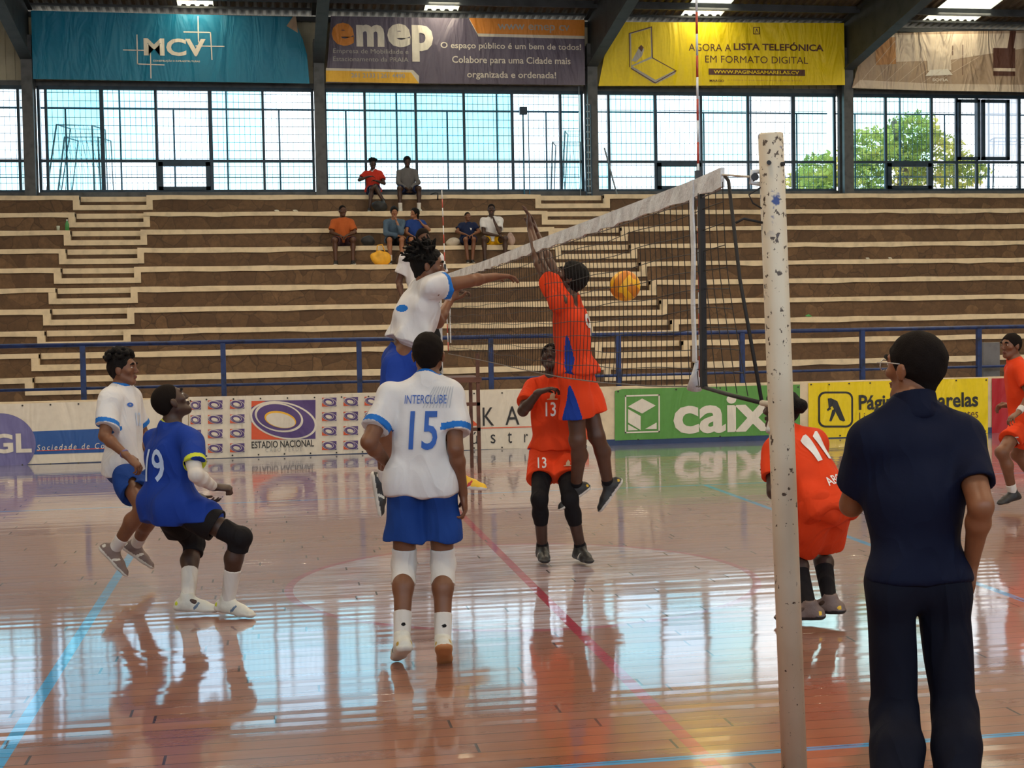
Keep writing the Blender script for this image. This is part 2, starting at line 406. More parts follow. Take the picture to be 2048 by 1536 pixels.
# windows
def glass_mat(name, tint, dif=.0):
    m, nt, out = newmat(name)
    t = N(nt, 'ShaderNodeBsdfTransparent'); t.inputs[0].default_value = (*tint, 1)
    g = N(nt, 'ShaderNodeBsdfGlossy', Roughness=.35); g.inputs[0].default_value = (.5, .6, .6, 1)
    mx = N(nt, 'ShaderNodeMixShader'); mx.inputs[0].default_value = .03
    L(nt, t.outputs[0], mx.inputs[1]); L(nt, g.outputs[0], mx.inputs[2])
    last = mx.outputs[0]
    if dif:
        d = N(nt, 'ShaderNodeBsdfTranslucent'); d.inputs[0].default_value = (.95, .95, .95, 1)
        m2 = N(nt, 'ShaderNodeMixShader'); m2.inputs[0].default_value = dif
        L(nt, last, m2.inputs[1]); L(nt, d.outputs[0], m2.inputs[2]); last = m2.outputs[0]
    L(nt, last, out.inputs[0]); return m
g_cy = glass_mat('glass_cyan', (.50, .70, .73)); g_wh = glass_mat('glass_clear', (.84, .87, .89)); g_lc = glass_mat('glass_pale', (.64, .82, .84)); g_mi = glass_mat('glass_milky', (.60, .60, .64), .3)
zt, zm, zb_ = 7.31, 5.66, 4.95
#      (x edges, upper tint, lower tint, opening index)  tints: c w l m
BAYS = [
 ([-11.6, -10.4, -9.2, -8., -6.75, -5.6, -5.45], 'wcwlww', 'lwlwll', None),
 ([-5.16, -5.0, -3.78, -2.58, -1.36, -.16, .98], 'wclwlw', 'wlwwll', 3),
 ([1.28, 2.2, 3.4, 4.55, 5.71, 6.89, 7.42], 'lcccwl', 'lwwwwl', None),
 ([7.74, 8.08, 9.24, 10.4, 11.6, 12.77, 13.85], 'wlwlwl', 'lwlwwl', 2),
 ([14.18, 15.2, 16.43, 17.1, 17.65, 18.81, 20.3], 'llwwmw', 'lwwwww', 1),
 ([20.65, 21.9, 23.1, 24.3, 25.5, 26.7], 'lcwlc', 'wlwlw', None)]
TI = {'c': 0, 'w': 1, 'l': 2, 'm': 3}
for n, (xe, up, lo, op) in enumerate(BAYS):
    w = empty('window_%d' % (n+1), (xe[0], YW, zb_), kind='structure')
    fr = MB(); gl = MB(); y0, y1 = YW+.02, YW+.1
    for j, xx in enumerate(xe):
        hw = .045 if (n, j) in ((1, 1+1), (3, 5), (1, 4)) else .03
        fr.box((xx-hw, y0, zb_-.02), (xx+hw, y1, zt+.02))
    for zz, h in ((zt, .04), (zb_, .05), (zm, .03)):
        fr.box((xe[0], y0-.005, zz-h), (xe[-1], y1+.005, zz+h))
    for j in range(len(xe)-1):
        gl.mi = TI[up[j]]; gl.box((xe[j], YW+.055, zm), (xe[j+1], YW+.065, zt))
        gl.mi = TI[lo[j]]; gl.box((xe[j], YW+.055, zb_), (xe[j+1], YW+.065, zm))
    fr.build('frame', m_frame, w); gl.build('panes', [g_cy, g_wh, g_lc, g_mi], w)
    if op is not None:
        a, b = xe[op]+.03, xe[op+1]-.03; t = .1; sa = MB()
        sa.box((a, YW-.02, zb_+.04), (a+t, YW+.05, zm-.03)); sa.box((b-t, YW-.02, zb_+.04), (b, YW+.05, zm-.03))
        sa.box((a, YW-.02, zb_+.04), (b, YW+.05, zb_+.12)); sa.box((a, YW-.02, zm-.12), (b, YW+.05, zm-.02)); sa.build('hopper_sash', m_frame, w)
    if n == 4:   # tilted open casements
        sa = MB()
        for a, b in ((17.1, 17.7), (17.75, 18.5)):
            sa.box((a, YW-.06, zm+.05), (a+.08, YW+.02, zt-.08)); sa.box((b-.08, YW-.06, zm+.05), (b, YW+.02, zt-.08)); sa.box((a, YW-.06, zm+.05), (b, YW+.02, zm+.13)); sa.box((a, YW-.06, zt-.16), (b, YW+.02, zt-.08))
        sa.build('open_casement', m_frame, w)

# wire fence outside the windows and thin posts
m_wire = M('galvanised_wire', (.05, .11, .16), .5, .4)
m_post = M('fence_post_paint', (.04, .16, .26), .5, .3)
YF = YW+.75
for k in range(6):
    x0, x1 = COLX[k]+.1, COLX[k+1]-.1
    lab = ['at the left picture edge', 'under the teal banner', 'under the purple grey banner', 'under the yellow phone list banner', 'under the brown photo banner', 'beyond the right picture edge'][k]
    f_ = empty('wire_fence', (x0, YF, 4.8), 'wire mesh fence outside the window bay '+lab, 'fence', 'wire fence panels outside the windows')
    mb = MB(); r = .0045
    x = x0
    while x < x1:
        mb.box((x-r, YF-r, 4.69), (x+r, YF+r, 7.6)); x += .125
    z = 4.85
    while z < 7.6:
        mb.box((x0, YF-r*1.3, z-r*1.3), (x1, YF+r*1.3, z+r*1.3)); z += .27 if k > 2 else .19
    mb.build('wire_mesh', m_wire, f_)
    rl = MB(); rl.tube([(x0, YF-.03, 6.96), (x1, YF-.03, 6.96)], .02, 8); rl.tube([(x0, YF-.03, 5.36), (x1, YF-.03, 5.36)], .012, 8); rl.build('rail', m_post, f_)
    for q in range(5):
        xx = x0+.55+q*1.22
        pb = MB(); pb.tube([(xx, YF-.03, 4.69), (xx, YF-.03, 7.5 if q % 2 else 6.96)], .022, 8); pb.build('post', m_post, f_)
# portable goal frames standing outside
m_goal = M('goal_frame_paint', (.22, .27, .30), .45, .3)
def goal(px, Yg, lab):
    P = [aY(x, y, Yg) for x, y in px]; P[0][2] = P[3][2] = 4.7
    g = empty('goal_frame', (P[0][0], Yg, 4.75), lab, 'goal', 'goal frames outside the windows')
    b = MB(); b.tube(P, .022, 8); b.build('front_frame', m_goal, g)
    P2 = [p+np.array([.22, .7, 0]) for p in P]
    b = MB(); b.tube(P2, .016, 8); b.tube([P[1], P2[1]], .016, 8); b.tube([P[2], P2[2]], .016, 8); b.build('back_frame', m_goal, g)
    b = MB()
    for q in range(9):
        t = q/8; A = P[1]*(1-t)+P[2]*t; B = P2[0]*(1-t)+P2[3]*t
        mid = (A+B)/2+np.array([.05, .3, .0]); b.tube([A, mid, B], .004, 4)
    b.build('net', m_goal, g)
goal([(88, 395), (113, 249), (184, 251), (190, 395)], 34.4, 'taller pale goal frame seen through the window right of the leftmost column')
goal([(111, 395), (129, 274), (196, 274), (203, 395)], 35.0, 'shorter pale goal frame standing in front of the taller one on the left')
goal([(1101, 395), (1105, 284), (1160, 284), (1166, 395)], 34.4, 'shorter goal frame outside the window left of the ladder')
goal([(1122, 395), (1130, 262), (1172, 262), (1175, 395)], 35.0, 'taller goal frame outside the window left of the ladder')
goal([(1985, 395), (1988, 276), (2080, 276), (2085, 395)], 34.4, 'goal frame outside the window at the right picture edge')
# lattice ladder beside column
la = empty('ladder', aY(1168, 385, YW-.5), 'narrow dark lattice ladder by the column below the right end of the purple grey banner', 'ladder')
b = MB(); z0, z1 = ZT, 6.95; xa = 7.36
for dx in (0, .13): b.box((xa+dx, YW-.55, z0), (xa+dx+.03, YW-.5, z1))
b.build('side_rail', m_frame, la); b = MB()
z = z0+.1
while z < z1: b.box((xa, YW-.54, z), (xa+.15, YW-.51, z+.03)); z += .16
b.build('rung', m_goal, la)
# pipe drop between banner 2 and column
b = MB(); b.tube([(7.28, YW-.3, ZT), (7.28, YW-.3, 7.4)], .012, 8); tag(b.build('conduit_pipe', m_goal), 'thin pale vertical pipe left of the lattice ladder', 'pipe')
b = MB(); b.tube([(7.88, YW-.3, 5.95), (8.2, YW-.3, ZT)], .02, 8); tag(b.build('leaning_pole', m_goal), 'thin pale pole leaning at the foot of the window under the yellow phone list banner', 'pole')
# small box on fence post
b = MB(); b.box((5.95-.09, YW-.2, 6.75), (5.95+.09, YW-.08, 6.93)); tag(b.build('junction_box', m_frame, bevel=.01), 'small dark box on a thin post in front of the window left of the ladder', 'box')
b = MB(); b.tube([(5.95, YW-.1, 6.75), (5.95, YW-.1, ZT)], .02, 8); b.tube([(6.08, YW-.1, 6.85), (6.08, YW-.1, ZT)], .012, 8); tag(b.build('thin_post', m_post), 'thin twin post carrying the small dark box in front of the window', 'post')

# ---------------------------------------------------------------- outside: ground, tree
gm = M('outside_ground', (.45, .40, .32), .9, var=.15, vscale=.8)
struct('ground_outside', MB().box((-60, YW+.3, 4.4), (90, 120, 4.7)), gm)
def tree(cx, cy, spec, label):
    t = empty('tree', (cx, cy, 4.7), label, 'tree')
    b = MB(); b.tube([(cx, cy, 4.7), (cx+.1, cy, 6.5), (cx-.2, cy, 8)], [.22, .16, .08], 10); b.build('trunk', M('bark', (.12, .08, .05), .9), t, True)
    lf = MB(); V = []; Fc = []
    for (x, z, rx, rz, n) in spec:
        th_ = rng.uniform(0, 2*np.pi, n); ph = np.arccos(rng.uniform(-1, 1, n)); rr = rng.uniform(.55, 1, n)**.5*(1+.18*np.sin(th_*5+ph*7))
        c = np.stack([x+rx*rr*np.sin(ph)*np.cos(th_), cy+1.3*rr*np.sin(ph)*np.sin(th_), z+rz*rr*np.cos(ph)], 1)
        for p in c:
            a = rng.normal(size=3); a /= np.linalg.norm(a); b2 = np.cross(a, rng.normal(size=3)); b2 /= np.linalg.norm(b2)+1e-9
            s = rng.uniform(.05, .11)
            o = len(V); V += [p-a*s, p+b2*s*.45, p+a*s, p-b2*s*.45]; Fc.append((o, o+1, o+2, o+3))
    lf.add(V, Fc)
    m, nt, out = newmat('foliage'); P = geo_pos(nt); nz = noise(nt, P, 1.5, 3)
    c = ramp(nt, nz.outputs[0], [(.3, (.16, .24, .05)), (.5, (.42, .42, .10)), (.68, (.80, .64, .16))])
    d = N(nt, 'ShaderNodeBsdfDiffuse'); tr = N(nt, 'ShaderNodeBsdfTranslucent'); mx = N(nt, 'ShaderNodeMixShader'); mx.inputs[0].default_value = .5
    L(nt, c, d.inputs[0]); L(nt, c, tr.inputs[0]); L(nt, d.outputs[0], mx.inputs[1]); L(nt, tr.outputs[0], mx.inputs[2]); L(nt, mx.outputs[0], out.inputs[0])
    lf.build('foliage', m, t)
YT = 42
def tp(px, py): p = aY(px, py, YT); return p[0], p[2]
sp_ = []
for (x, y, r, n) in ((1640, 345, 45, 700), (1735, 300, 50, 900), (1820, 270, 50, 1000), (1870, 320, 60, 1200), (1780, 350, 70, 1200), (1925, 345, 38, 600), (1700, 365, 60, 700), (1610, 370, 40, 400)):
    X, Z = tp(x, y); sp_.append((X, Z, r*YT/FPX, r*YT/FPX*.85, n))
sp_ = [(a_, b_, c_, d_, int(n_*1.9)) for a_, b_, c_, d_, n_ in sp_]
tree(tp(1800, 300)[0], YT, sp_, 'leafy yellow-green tree outside the right hand windows')

# ---------------------------------------------------------------- boards and railing
brd = MB(); brd.box((XL+1, YB, .07), (XR-1, YB+.14, .84)); struct('trim_5', brd, m_cream)
struct('trim_6', MB().box((XL+1, YB-.015, 0), (XR-1, YB+.13, .085)), m_navy)
rl = empty('railing', (3, YB+.4, 0), 'long blue steel railing with two rails behind the advertising boards', 'railing')
YR = 19.9
b = MB(); b.tube([(XL+1, YR, 1.585), (XR-1, YR, 1.585)], .03, 12); b.build('top_rail', m_blue, rl, True)
b = MB(); b.tube([(XL+1, YR, .985), (XR-1, YR, .985)], .02, 12); b.build('mid_rail', m_blue, rl, True)
x = -2.61-1.885*5
p0 = None
while x < XR-1:
    if x > XL+1:
        b = MB(); b.box((x-.035, YR-.03, 0), (x+.035, YR+.03, 1.57)); b.build('post', m_blue, rl)
    x += 1.885

# ---------------------------------------------------------------- text and banner helpers
def text_mesh(s, bold=0., shear=0., res=3, spacing=1.):
    cu = bpy.data.curves.new('t', 'FONT'); cu.body = s; cu.offset = bold; cu.shear = shear; cu.resolution_u = res; cu.space_character = spacing; cu.fill_mode = 'FRONT'; cu.extrude = 0
    o = bpy.data.objects.new('t', cu); COL.objects.link(o)
    bpy.context.view_layer.update()
    me = bpy.data.meshes.new_from_object(o.evaluated_get(bpy.context.evaluated_depsgraph_get()))
    bpy.data.objects.remove(o); bpy.data.curves.remove(cu)
    v = np.array([tuple(p.co)[:2] for p in me.vertices]); f = [tuple(p.vertices) for p in me.polygons]
    bpy.data.meshes.remove(me)
    v -= v.min(0); v /= v.max(0)
    return v, f
class Banner:
    def __init__(s, name, label, Y, corners, mat, group=None, cat='banner', thick=.006):
        s.Y = Y; P = [aY(x, y, Y) for x, y in corners]
        s.P = P; c = sum(P)/len(P)
        s.root = empty(name, (c[0], Y, min(p[2] for p in P)), label, cat, group)
        s.poly(corners, mat, 'sheet', 0, thick, world=False)
        if Y > 30:
            b_ = sorted(P, key=lambda p: -p[2])[:3]
            for p in (min(b_, key=lambda p: p[0]), max(b_, key=lambda p: p[0])):
                t_ = MB(); t_.tube([p+np.array([0, .004, -.02]), np.array([p[0], YW-.09, 8.93])], .006, 6); t_.build('tie_rope', m_beam, s.root)
        s.lay = 1
    def w(s, x, y): return aY(x, y, s.Y)
    def prism(s, pts, name, mat, y0, y1):
        n = len(pts); vs = [(p[0], y0, p[2]) for p in pts]+[(p[0], y1, p[2]) for p in pts]
        b = MB(); b.add(vs, [tuple(range(n)), tuple(range(n, 2*n))[::-1]]+[(i, i+n, (i+1) % n+n, (i+1) % n) for i in range(n)])
        return b.build(name, mat, s.root)
    def poly(s, pix, mat, name='panel', lay=1, th=.003, world=False):
        pts = [s.w(*p) for p in pix]
        return s.prism(pts, name, mat, s.Y-.0035*lay-.001, s.Y-.0035*lay+th)
    def rect(s, x0, y0, x1, y1, mat, name='panel', lay=1): # skewed with the perspective of the wall: level in the world
        a = s.w(x0, y0); b = s.w(x1, y1)
        return s.prism([np.array((a[0], 0, b[2])), np.array((b[0], 0, b[2])), np.array((b[0], 0, a[2])), np.array((a[0], 0, a[2]))], name, mat, s.Y-.0035*lay-.001, s.Y-.0035*lay+.003)
    def ring(s, cx, cy, rx, ry, mat, name='ring', lay=1, w=None, rot=0., n=48):
        c = s.w(cx, cy); k = s.Y/FPX*1.0; rx *= k; ry *= k
        def pt(q, f=1.): 
            X = rx*f*math.cos(q); Z = ry*f*math.sin(q)
            return (c[0]+X*math.cos(rot)-Z*math.sin(rot), c[2]+X*math.sin(rot)+Z*math.cos(rot))
        y = s.Y-.0035*lay-.001; b = MB()
        if w is None:
            vs = [(pt(2*math.pi*i/n)[0], y, pt(2*math.pi*i/n)[1]) for i in range(n)]; b.add(vs, [tuple(range(n))])
        else:
            f = 1-w/max(rx/k, ry/k)
            vs = []
            for i in range(n):
                p = pt(2*math.pi*i/n); q_ = pt(2*math.pi*i/n, f); vs += [(p[0], y, p[1]), (q_[0], y, q_[1])]
            b.add(vs, [(2*i, 2*((i+1) % n), 2*((i+1) % n)+1, 2*i+1) for i in range(n)])
        return b.build(name, mat, s.root)
    def text(s, t, x0, y0, x1, y1, mat, lay=2, bold=0., shear=0., name='lettering', spacing=1.):
        a = s.w(x0, y0); b = s.w(x1, y1)
        # keep horizontal in the world: use mean heights
        v, f = text_mesh(t, bold, shear, spacing=spacing)
        zt_, zb2 = a[2], b[2]
        vs = [(a[0]+p[0]*(b[0]-a[0]), s.Y-.0035*lay-.001, zb2+p[1]*(zt_-zb2)) for p in v]
        m_ = MB(); m_.add(vs, f); return m_.build(name, mat, s.root)
    def line(s, pts, wpx, mat, lay=2, name='line'):
        P = [s.w(*p) for p in pts]; h = wpx/2*s.Y/FPX; y = s.Y-.0035*lay; b = MB()
        for A, B in zip(P[:-1], P[1:]):
            d = np.array([B[0]-A[0], B[2]-A[2]]); d /= np.linalg.norm(d)+1e-9; nx, nz = -d[1]*h, d[0]*h; e = d*h*.9
            b.add([(A[0]-e[0]-nx, y, A[2]-e[1]-nz), (B[0]+e[0]-nx, y, B[2]+e[1]-nz), (B[0]+e[0]+nx, y, B[2]+e[1]+nz), (A[0]-e[0]+nx, y, A[2]-e[1]+nz)], [(0, 1, 2, 3)])
        return b.build(name, mat, s.root)
    def eyelets(s, pix):
        base = None
        for x, y in pix:
            p = s.w(x, y)
            if base is None:
                b = MB(); b.tube([p+np.array([0, -.012, 0]), p+np.array([0, .0, 0])], .012, 8); base = b.build('eyelet', m_eye, s.root); p0 = p
            else: copy_obj(base, s.root, tuple(p-p0))
m_eye = M('eyelet_metal', (.05, .045, .04), .5, .5)
def vinyl(name, c, bump=.35, rough=.5):
    """printed banner cloth: gentle creases as bump"""
    if name in MC: return MC[name]
    m, nt, out = newmat(name); b = N(nt, 'ShaderNodeBsdfPrincipled', Roughness=rough)
    P = geo_pos(nt); mp = N(nt, 'ShaderNodeMapping'); mp.inputs['Rotation'].default_value = (0, .5, 0); mp.inputs['Scale'].default_value = (1.6, 1, .45); L(nt, P, mp.inputs[0])
    n = noise(nt, mp.outputs[0], 1.6, 3, .5, .8); n2 = noise(nt, P, 14, 4)
    L(nt, mixc(nt, ramp(nt, n2.outputs[0], [(.35, .12), (.6, 0.)]), c, tuple(v*.55 for v in c)), b.inputs[0])
    bp = N(nt, 'ShaderNodeBump', Strength=bump, Distance=.25); L(nt, n.outputs[0], bp.inputs['Height']); L(nt, bp.outputs[0], b.inputs['Normal'])
    L(nt, b.outputs[0], out.inputs[0]); MC[name] = m; return m
v_white = vinyl('vinyl_white', (.72, .66, .55)); v_teal = vinyl('vinyl_teal', (.0, .19, .33), .4); v_grey = vinyl('vinyl_purple_grey', (.125, .105, .15), .5)
v_yel = vinyl('vinyl_yellow', (.82, .62, .0), .4); v_org = vinyl('vinyl_orange', (.72, .26, .03)); v_amb = vinyl('vinyl_amber', (.85, .48, .03))
v_lite = vinyl('vinyl_offwhite', (.75, .70, .60)); v_blk = vinyl('vinyl_black', (.02, .018, .018)); v_green = vinyl('vinyl_green', (.10, .30, .055)); v_red = vinyl('vinyl_red', (.42, .012, .02))
v_pur = vinyl('vinyl_purple', (.095, .055, .20)); v_sgl = vinyl('vinyl_lilac', (.17, .16, .36)); v_bl = vinyl('vinyl_blue', (.02, .09, .32)); v_rd2 = vinyl('vinyl_redorange', (.70, .10, .03))
v_brn = vinyl('vinyl_brown', (.42, .30, .20), .9); v_dbr = vinyl('vinyl_dark_brown', (.10, .035, .02)); v_pale = vinyl('vinyl_pale_beige', (.68, .56, .43), .9); v_gr = vinyl('vinyl_mid_grey', (.42, .40, .36)); v_or2 = vinyl('vinyl_tan', (.50, .24, .08), .8)

# --- hanging banners under the roof
YH = YW-.47
B = Banner('hanging_banner', 'teal hanging banner with white MCV lettering and crossed square outlines', YH, [(62, 21), (590, 34), (594, 52), (606, 80), (614, 110), (619, 167), (66, 158)], v_teal, 'large banners under the roof')
B.text('MCV', 287, 76, 412, 113, v_white, bold=.03)
B.text('CONSTRUÇÃO E INFRAESTRUTURAS', 306, 119, 400, 125.5, v_white, bold=.02)
B.line([(247, 100), (300, 101)], 2, v_lite); B.line([(274, 70), (275, 128), (328, 130)], 2, v_lite); B.line([(301, 105), (302, 156)], 2, v_lite)
B.line([(368, 64), (421, 65), (424, 119)], 2, v_lite); B.line([(396, 33), (397, 84)], 2, v_lite); B.line([(392, 92), (448, 93)], 2, v_lite)
B.poly([(586, 33), (592, 33), (596, 66), (573, 52)], v_brn, 'folded_corner', 2)
B = Banner('hanging_banner', 'purple grey hanging banner with large emep lettering and orange corner strips', YH, [(662, 32), (1169, 41), (1170, 170), (652, 165)], v_grey, 'large banners under the roof')
B.poly([(938, 38), (1169, 42), (1169, 78), (957, 73)], v_white, 'corner_strip', 1); B.poly([(938, 36), (1169, 40), (1169, 72), (955, 67)], v_org, 'corner_strip', 2)
B.poly([(652, 136), (826, 140), (838, 152), (838, 166), (652, 163)], v_white, 'corner_strip', 1); B.poly([(652, 141), (822, 145), (838, 167), (652, 163.5)], v_amb, 'corner_strip', 2)
B.text('e', 663, 45, 709, 92, v_org, 2, bold=.045, name='letter_e')
B.text('m', 712, 49, 769, 94, v_lite, 2, bold=.045, name='letter_m'); B.text('e', 774, 47, 822, 95, v_lite, 3, bold=.045, name='letter_e'); B.text('p', 823, 50, 867, 124, v_lite, 4, bold=.042, name='letter_p')
B.text('Empresa de Mobilidade e', 666, 97, 817, 111, v_gr, 2); B.text('Estacionamento da PRAIA', 666, 113, 817, 124, v_gr, 2)
B.text('261 2133 | 261 4490', 702, 146, 810, 159, v_gr, 4, bold=.02)
B.text('www emep cv', 995, 48, 1139, 67, v_gr, 4, bold=.01)
B.text('O espaço público é um bem de todos!', 881, 84, 1162, 104, v_lite, 3, bold=.012); B.text('Colabore para uma Cidade mais', 904, 112, 1141, 133, v_lite, 3, bold=.012); B.text('organizada e ordenada!', 934, 142, 1112, 161, v_lite, 3, bold=.012)
B = Banner('hanging_banner', 'bright yellow hanging banner with LISTA TELEFÓNICA text and an open phone drawing', YH, [(1222, 44), (1688, 46), (1690, 170), (1197, 172)], v_yel, 'large banners under the roof')
B.text('AGORA A', 1377, 87, 1462, 103, v_dbr, 2); B.text('LISTA TELEFÓNICA', 1467, 83, 1647, 103, v_dbr, 2, bold=.028)
B.text('EM FORMATO DIGITAL', 1410, 111, 1616, 128, v_dbr, 2)
B.rect(1417, 137, 1610, 152, v_dbr, 'address_strip', 2); B.text('WWW.PAGINASAMARELAS.CV', 1427, 140, 1598, 149, v_yel, 3, bold=.02)
B.text('MARGO', 1419, 159, 1448, 164, v_dbr, 2, bold=.02); B.text('A TODOS A SUA MARCA AOS SEUS CLIENTES', 1454, 159, 1604, 163, v_or2, 2)
B.line([(1507, 55), (1519, 55), (1519, 68), (1507, 68), (1507, 55)], 1.6, v_dbr); B.line([(1511, 65), (1513, 58), (1516, 65)], 1.6, v_dbr)
B.poly([(1259, 66), (1303, 54), (1305, 115), (1262, 134)], v_gr, 'phone_screen', 1); B.poly([(1262, 68), (1301, 57), (1302, 113), (1263, 131)], v_yel, 'phone_screen', 2)
B.poly([(1262, 134), (1305, 115), (1352, 142), (1350, 148), (1313, 167), (1306, 166), (1262, 138)], v_gr, 'phone_base', 2); B.poly([(1265, 133), (1304, 117), (1349, 141), (1311, 160)], v_yel, 'phone_base', 3)
B.line([(1259, 134), (1258, 67), (1303, 54), (1305, 116), (1352, 142), (1310, 166), (1262, 137)], 1.8, v_dbr, 4, 'phone_outline')
B.poly([(1263, 122), (1276, 98), (1282, 90), (1288, 99), (1284, 112), (1272, 124)], v_gr, 'phone_symbol', 4); B.poly([(1276, 96), (1282, 90), (1287, 95), (1283, 104)], v_dbr, 'phone_symbol', 5)
B = Banner('hanging_banner', 'crumpled brown and beige photo banner of furniture at the upper right', YH, [(1735, 62), (1790, 66), (1900, 63), (1975, 62), (2090, 60), (2090, 185), (1850, 181), (1704, 176)], v_brn, 'large banners under the roof')
B.poly([(1745, 70), (2090, 66), (2090, 90), (1900, 120), (1760, 125)], v_pale, 'printed_photo', 1); B.poly([(1750, 78), (1790, 74), (1792, 128), (1752, 130)], v_or2, 'printed_photo', 2)
B.rect(1986, 96, 2030, 152, v_dbr, 'printed_photo', 3); B.rect(1986, 136, 2030, 143, v_pale, 'printed_photo', 4); B.poly([(1853, 95), (1900, 93), (1902, 140), (1855, 142)], v_pale, 'printed_photo', 3)
B.poly([(1860, 140), (1895, 138), (1905, 150), (1850, 152)], v_lite, 'printed_photo', 4); B.line([(1925, 90), (1925, 150)], 1.5, v_dbr, 4); B.line([(1905, 92), (1905, 110)], 1.5, v_dbr, 4)
B.text('SOFIA', 1864, 157, 1896, 163, v_lite, 4, bold=.02); B.poly([(2020, 62), (2032, 62), (2026, 100), (2014, 98)], v_dbr, 'dark_fold', 4)
B.poly([(1704, 176), (1850, 181), (2090, 185), (2090, 170), (1880, 168), (1720, 160)], v_pale, 'printed_photo', 2)
for k in range(7): B.line([(1712+k*24, 174), (1800+k*30, 70+k*5)], .8, v_pale, 5, 'crease')

# --- boards round the court
YA = YB-.02
B = Banner('advertising_board', 'white board banner with lilac disc lettered GL and blue stripe at the left edge', YA, [(-190, 814), (376, 797.5), (376, 916), (-190, 938)], v_white, 'boards round the court')
B.poly([(-190, 873), (290, 854), (290, 902), (-190, 917)], v_bl, 'blue_stripe', 1)
B.ring(0, 889, 66, 60, v_sgl, 'disc', 2)
B.poly([(-70, 912), (70, 908), (70, 960), (-70, 960)], v_white, 'lower_margin', 3) if False else None
B.text('SGL', -52, 869, 64, 905, v_lite, 4, bold=.03)
B.text('Sociedade de Construções', 74, 889.5, 289, 897, v_lite, 3, shear=.2, spacing=1.4); B.line([(74, 901.5), (283, 894)], 1.5, v_rd2, 3)
B.eyelets([(45+k*56, 811-k*1.6) for k in range(7)]+[(45+k*56, 930-k*2) for k in range(7)])
B = Banner('advertising_board', 'white board banner with a large purple oval logo lettered ESTADIO NACIONAL', YA, [(378, 794), (872, 783), (872, 901), (378, 918)], v_white, 'boards round the court')
def oval_logo(B, x0, y0, x1, y1, lay=1, big=True):
    w, h = x1-x0, y1-y0; cx, cy = x0+w*.48, y0+h*.48
    def q(u, v): return (x0+u*w, y0+v*h)
    B.poly([q(0, 0), q(1, -.03), q(1, .98), q(0, 1)], v_pur, 'logo_panel', lay)
    B.poly([q(0, .55), q(.55, 1), q(0, 1)], v_rd2, 'logo_corner', lay+1); B.poly([q(0, 0), q(.22, 0), q(0, .16)], v_rd2, 'logo_corner', lay+1)
    B.ring(*q(.5, .5), w*.52, h*.47, v_lite, 'logo_oval', lay+2, rot=-.25); B.ring(*q(.5, .5), w*.485, h*.43, v_pur, 'logo_oval', lay+3, rot=-.25)
    B.ring(*q(.43, .42), w*.375, h*.37, v_lite, 'logo_ring', lay+4, rot=-.25); B.ring(*q(.43, .42), w*.34, h*.33, v_pur, 'logo_ring', lay+5, rot=-.2)
    if big: B.ring(*q(.45, .48), w*.245, h*.21, v_amb, 'logo_eye', lay+6, rot=-.25)
    B.ring(*q(.455, .5), w*.225, h*(.18 if big else .2), v_white, 'logo_eye', lay+7, rot=-.25)
oval_logo(B, 503, 802, 631, 879)
B.text('ESTADIO NACIONAL', 503, 883, 628, 893, v_blk, 2, bold=.015); B.text('CABO VERDE', 531, 896, 604, 902, v_gr, 2, spacing=1.5)
for j in range(4):
    for k, x in enumerate((371+9, 416, 460, 644, 687, 729)):
        y = 801+j*29 - (x-416)*.024 - j*.0
        oval_logo(B, x if k else 381, y, x+29 if k else 402, y+17.5, big=False)
B.eyelets([(413+k*54, 799-k*1.0) for k in range(9)]+[(413+k*52, 912-k*1.4) for k in range(9)])
B = Banner('advertising_board', 'white board banner with black KAPA letters over a red line behind the players', YA, [(885, 782), (1196, 775), (1196, 893), (885, 901)], v_white, 'boards round the court')
B.text('K', 965, 815, 988, 851, v_blk, 2); B.text('A', 1010, 813, 1039, 849.5, v_blk, 2); B.text('P', 1064, 812, 1084, 848, v_blk, 2); B.text('A', 1108, 811, 1136, 847, v_blk, 2)
B.poly([(928, 826), (958, 851), (905, 854)], v_rd2, 'red_triangle', 2); B.line([(900, 858), (1190, 850)], 2, v_rd2)
B.text('ú', 941, 864, 956, 888, v_blk, 2); B.text('s', 981, 869, 991, 886.5, v_blk, 2); B.text('t', 1015, 864, 1024, 886, v_blk, 2); B.text('r', 1048, 868, 1056, 884.5, v_blk, 2); B.text('i', 1080, 864, 1083, 884, v_blk, 2); B.text('a', 1110, 868, 1122, 884, v_blk, 2)
B.rect(1166, 855, 1177, 879, v_rd2, 'red_panel', 2)
B.eyelets([(948+k*56, 787-k*1.2) for k in range(5)]+[(948+k*56, 896-k*1.2) for k in range(5)])
B = Banner('advertising_board', 'green board banner with white cube logo and caixa lettering', YA, [(1230, 782), (1245, 778), (1600, 769), (1600, 868), (1230, 881)], v_green, 'boards round the court')
B.line([(1251, 792), (1318, 790), (1318, 863), (1251, 865), (1251, 792)], 3, v_lite, 2, 'logo_frame')
B.poly([(1256, 813), (1284, 797), (1311, 811), (1284, 827)], v_lite, 'cube_face', 2); B.poly([(1256, 818), (1281, 832), (1281, 860), (1256, 845)], v_lite, 'cube_face', 2); B.poly([(1290, 858), (1313, 845), (1313, 858)], v_lite, 'cube_face', 2); B.poly([(1256, 849), (1276, 860), (1256, 861)], v_lite, 'cube_face', 2)
B.text('caixa', 1346, 793, 1588, 861, v_lite, 2, bold=.028)
B.eyelets([(1236, 783), (1352, 779), (1440, 776), (1596, 774), (1276, 879), (1440, 873)])
B = Banner('advertising_board', 'yellow board banner with walking fingers symbol and Páginas Amarelas text', YA, [(1617, 766), (1976, 756), (1976, 866), (1617, 876)], v_yel, 'boards round the court')
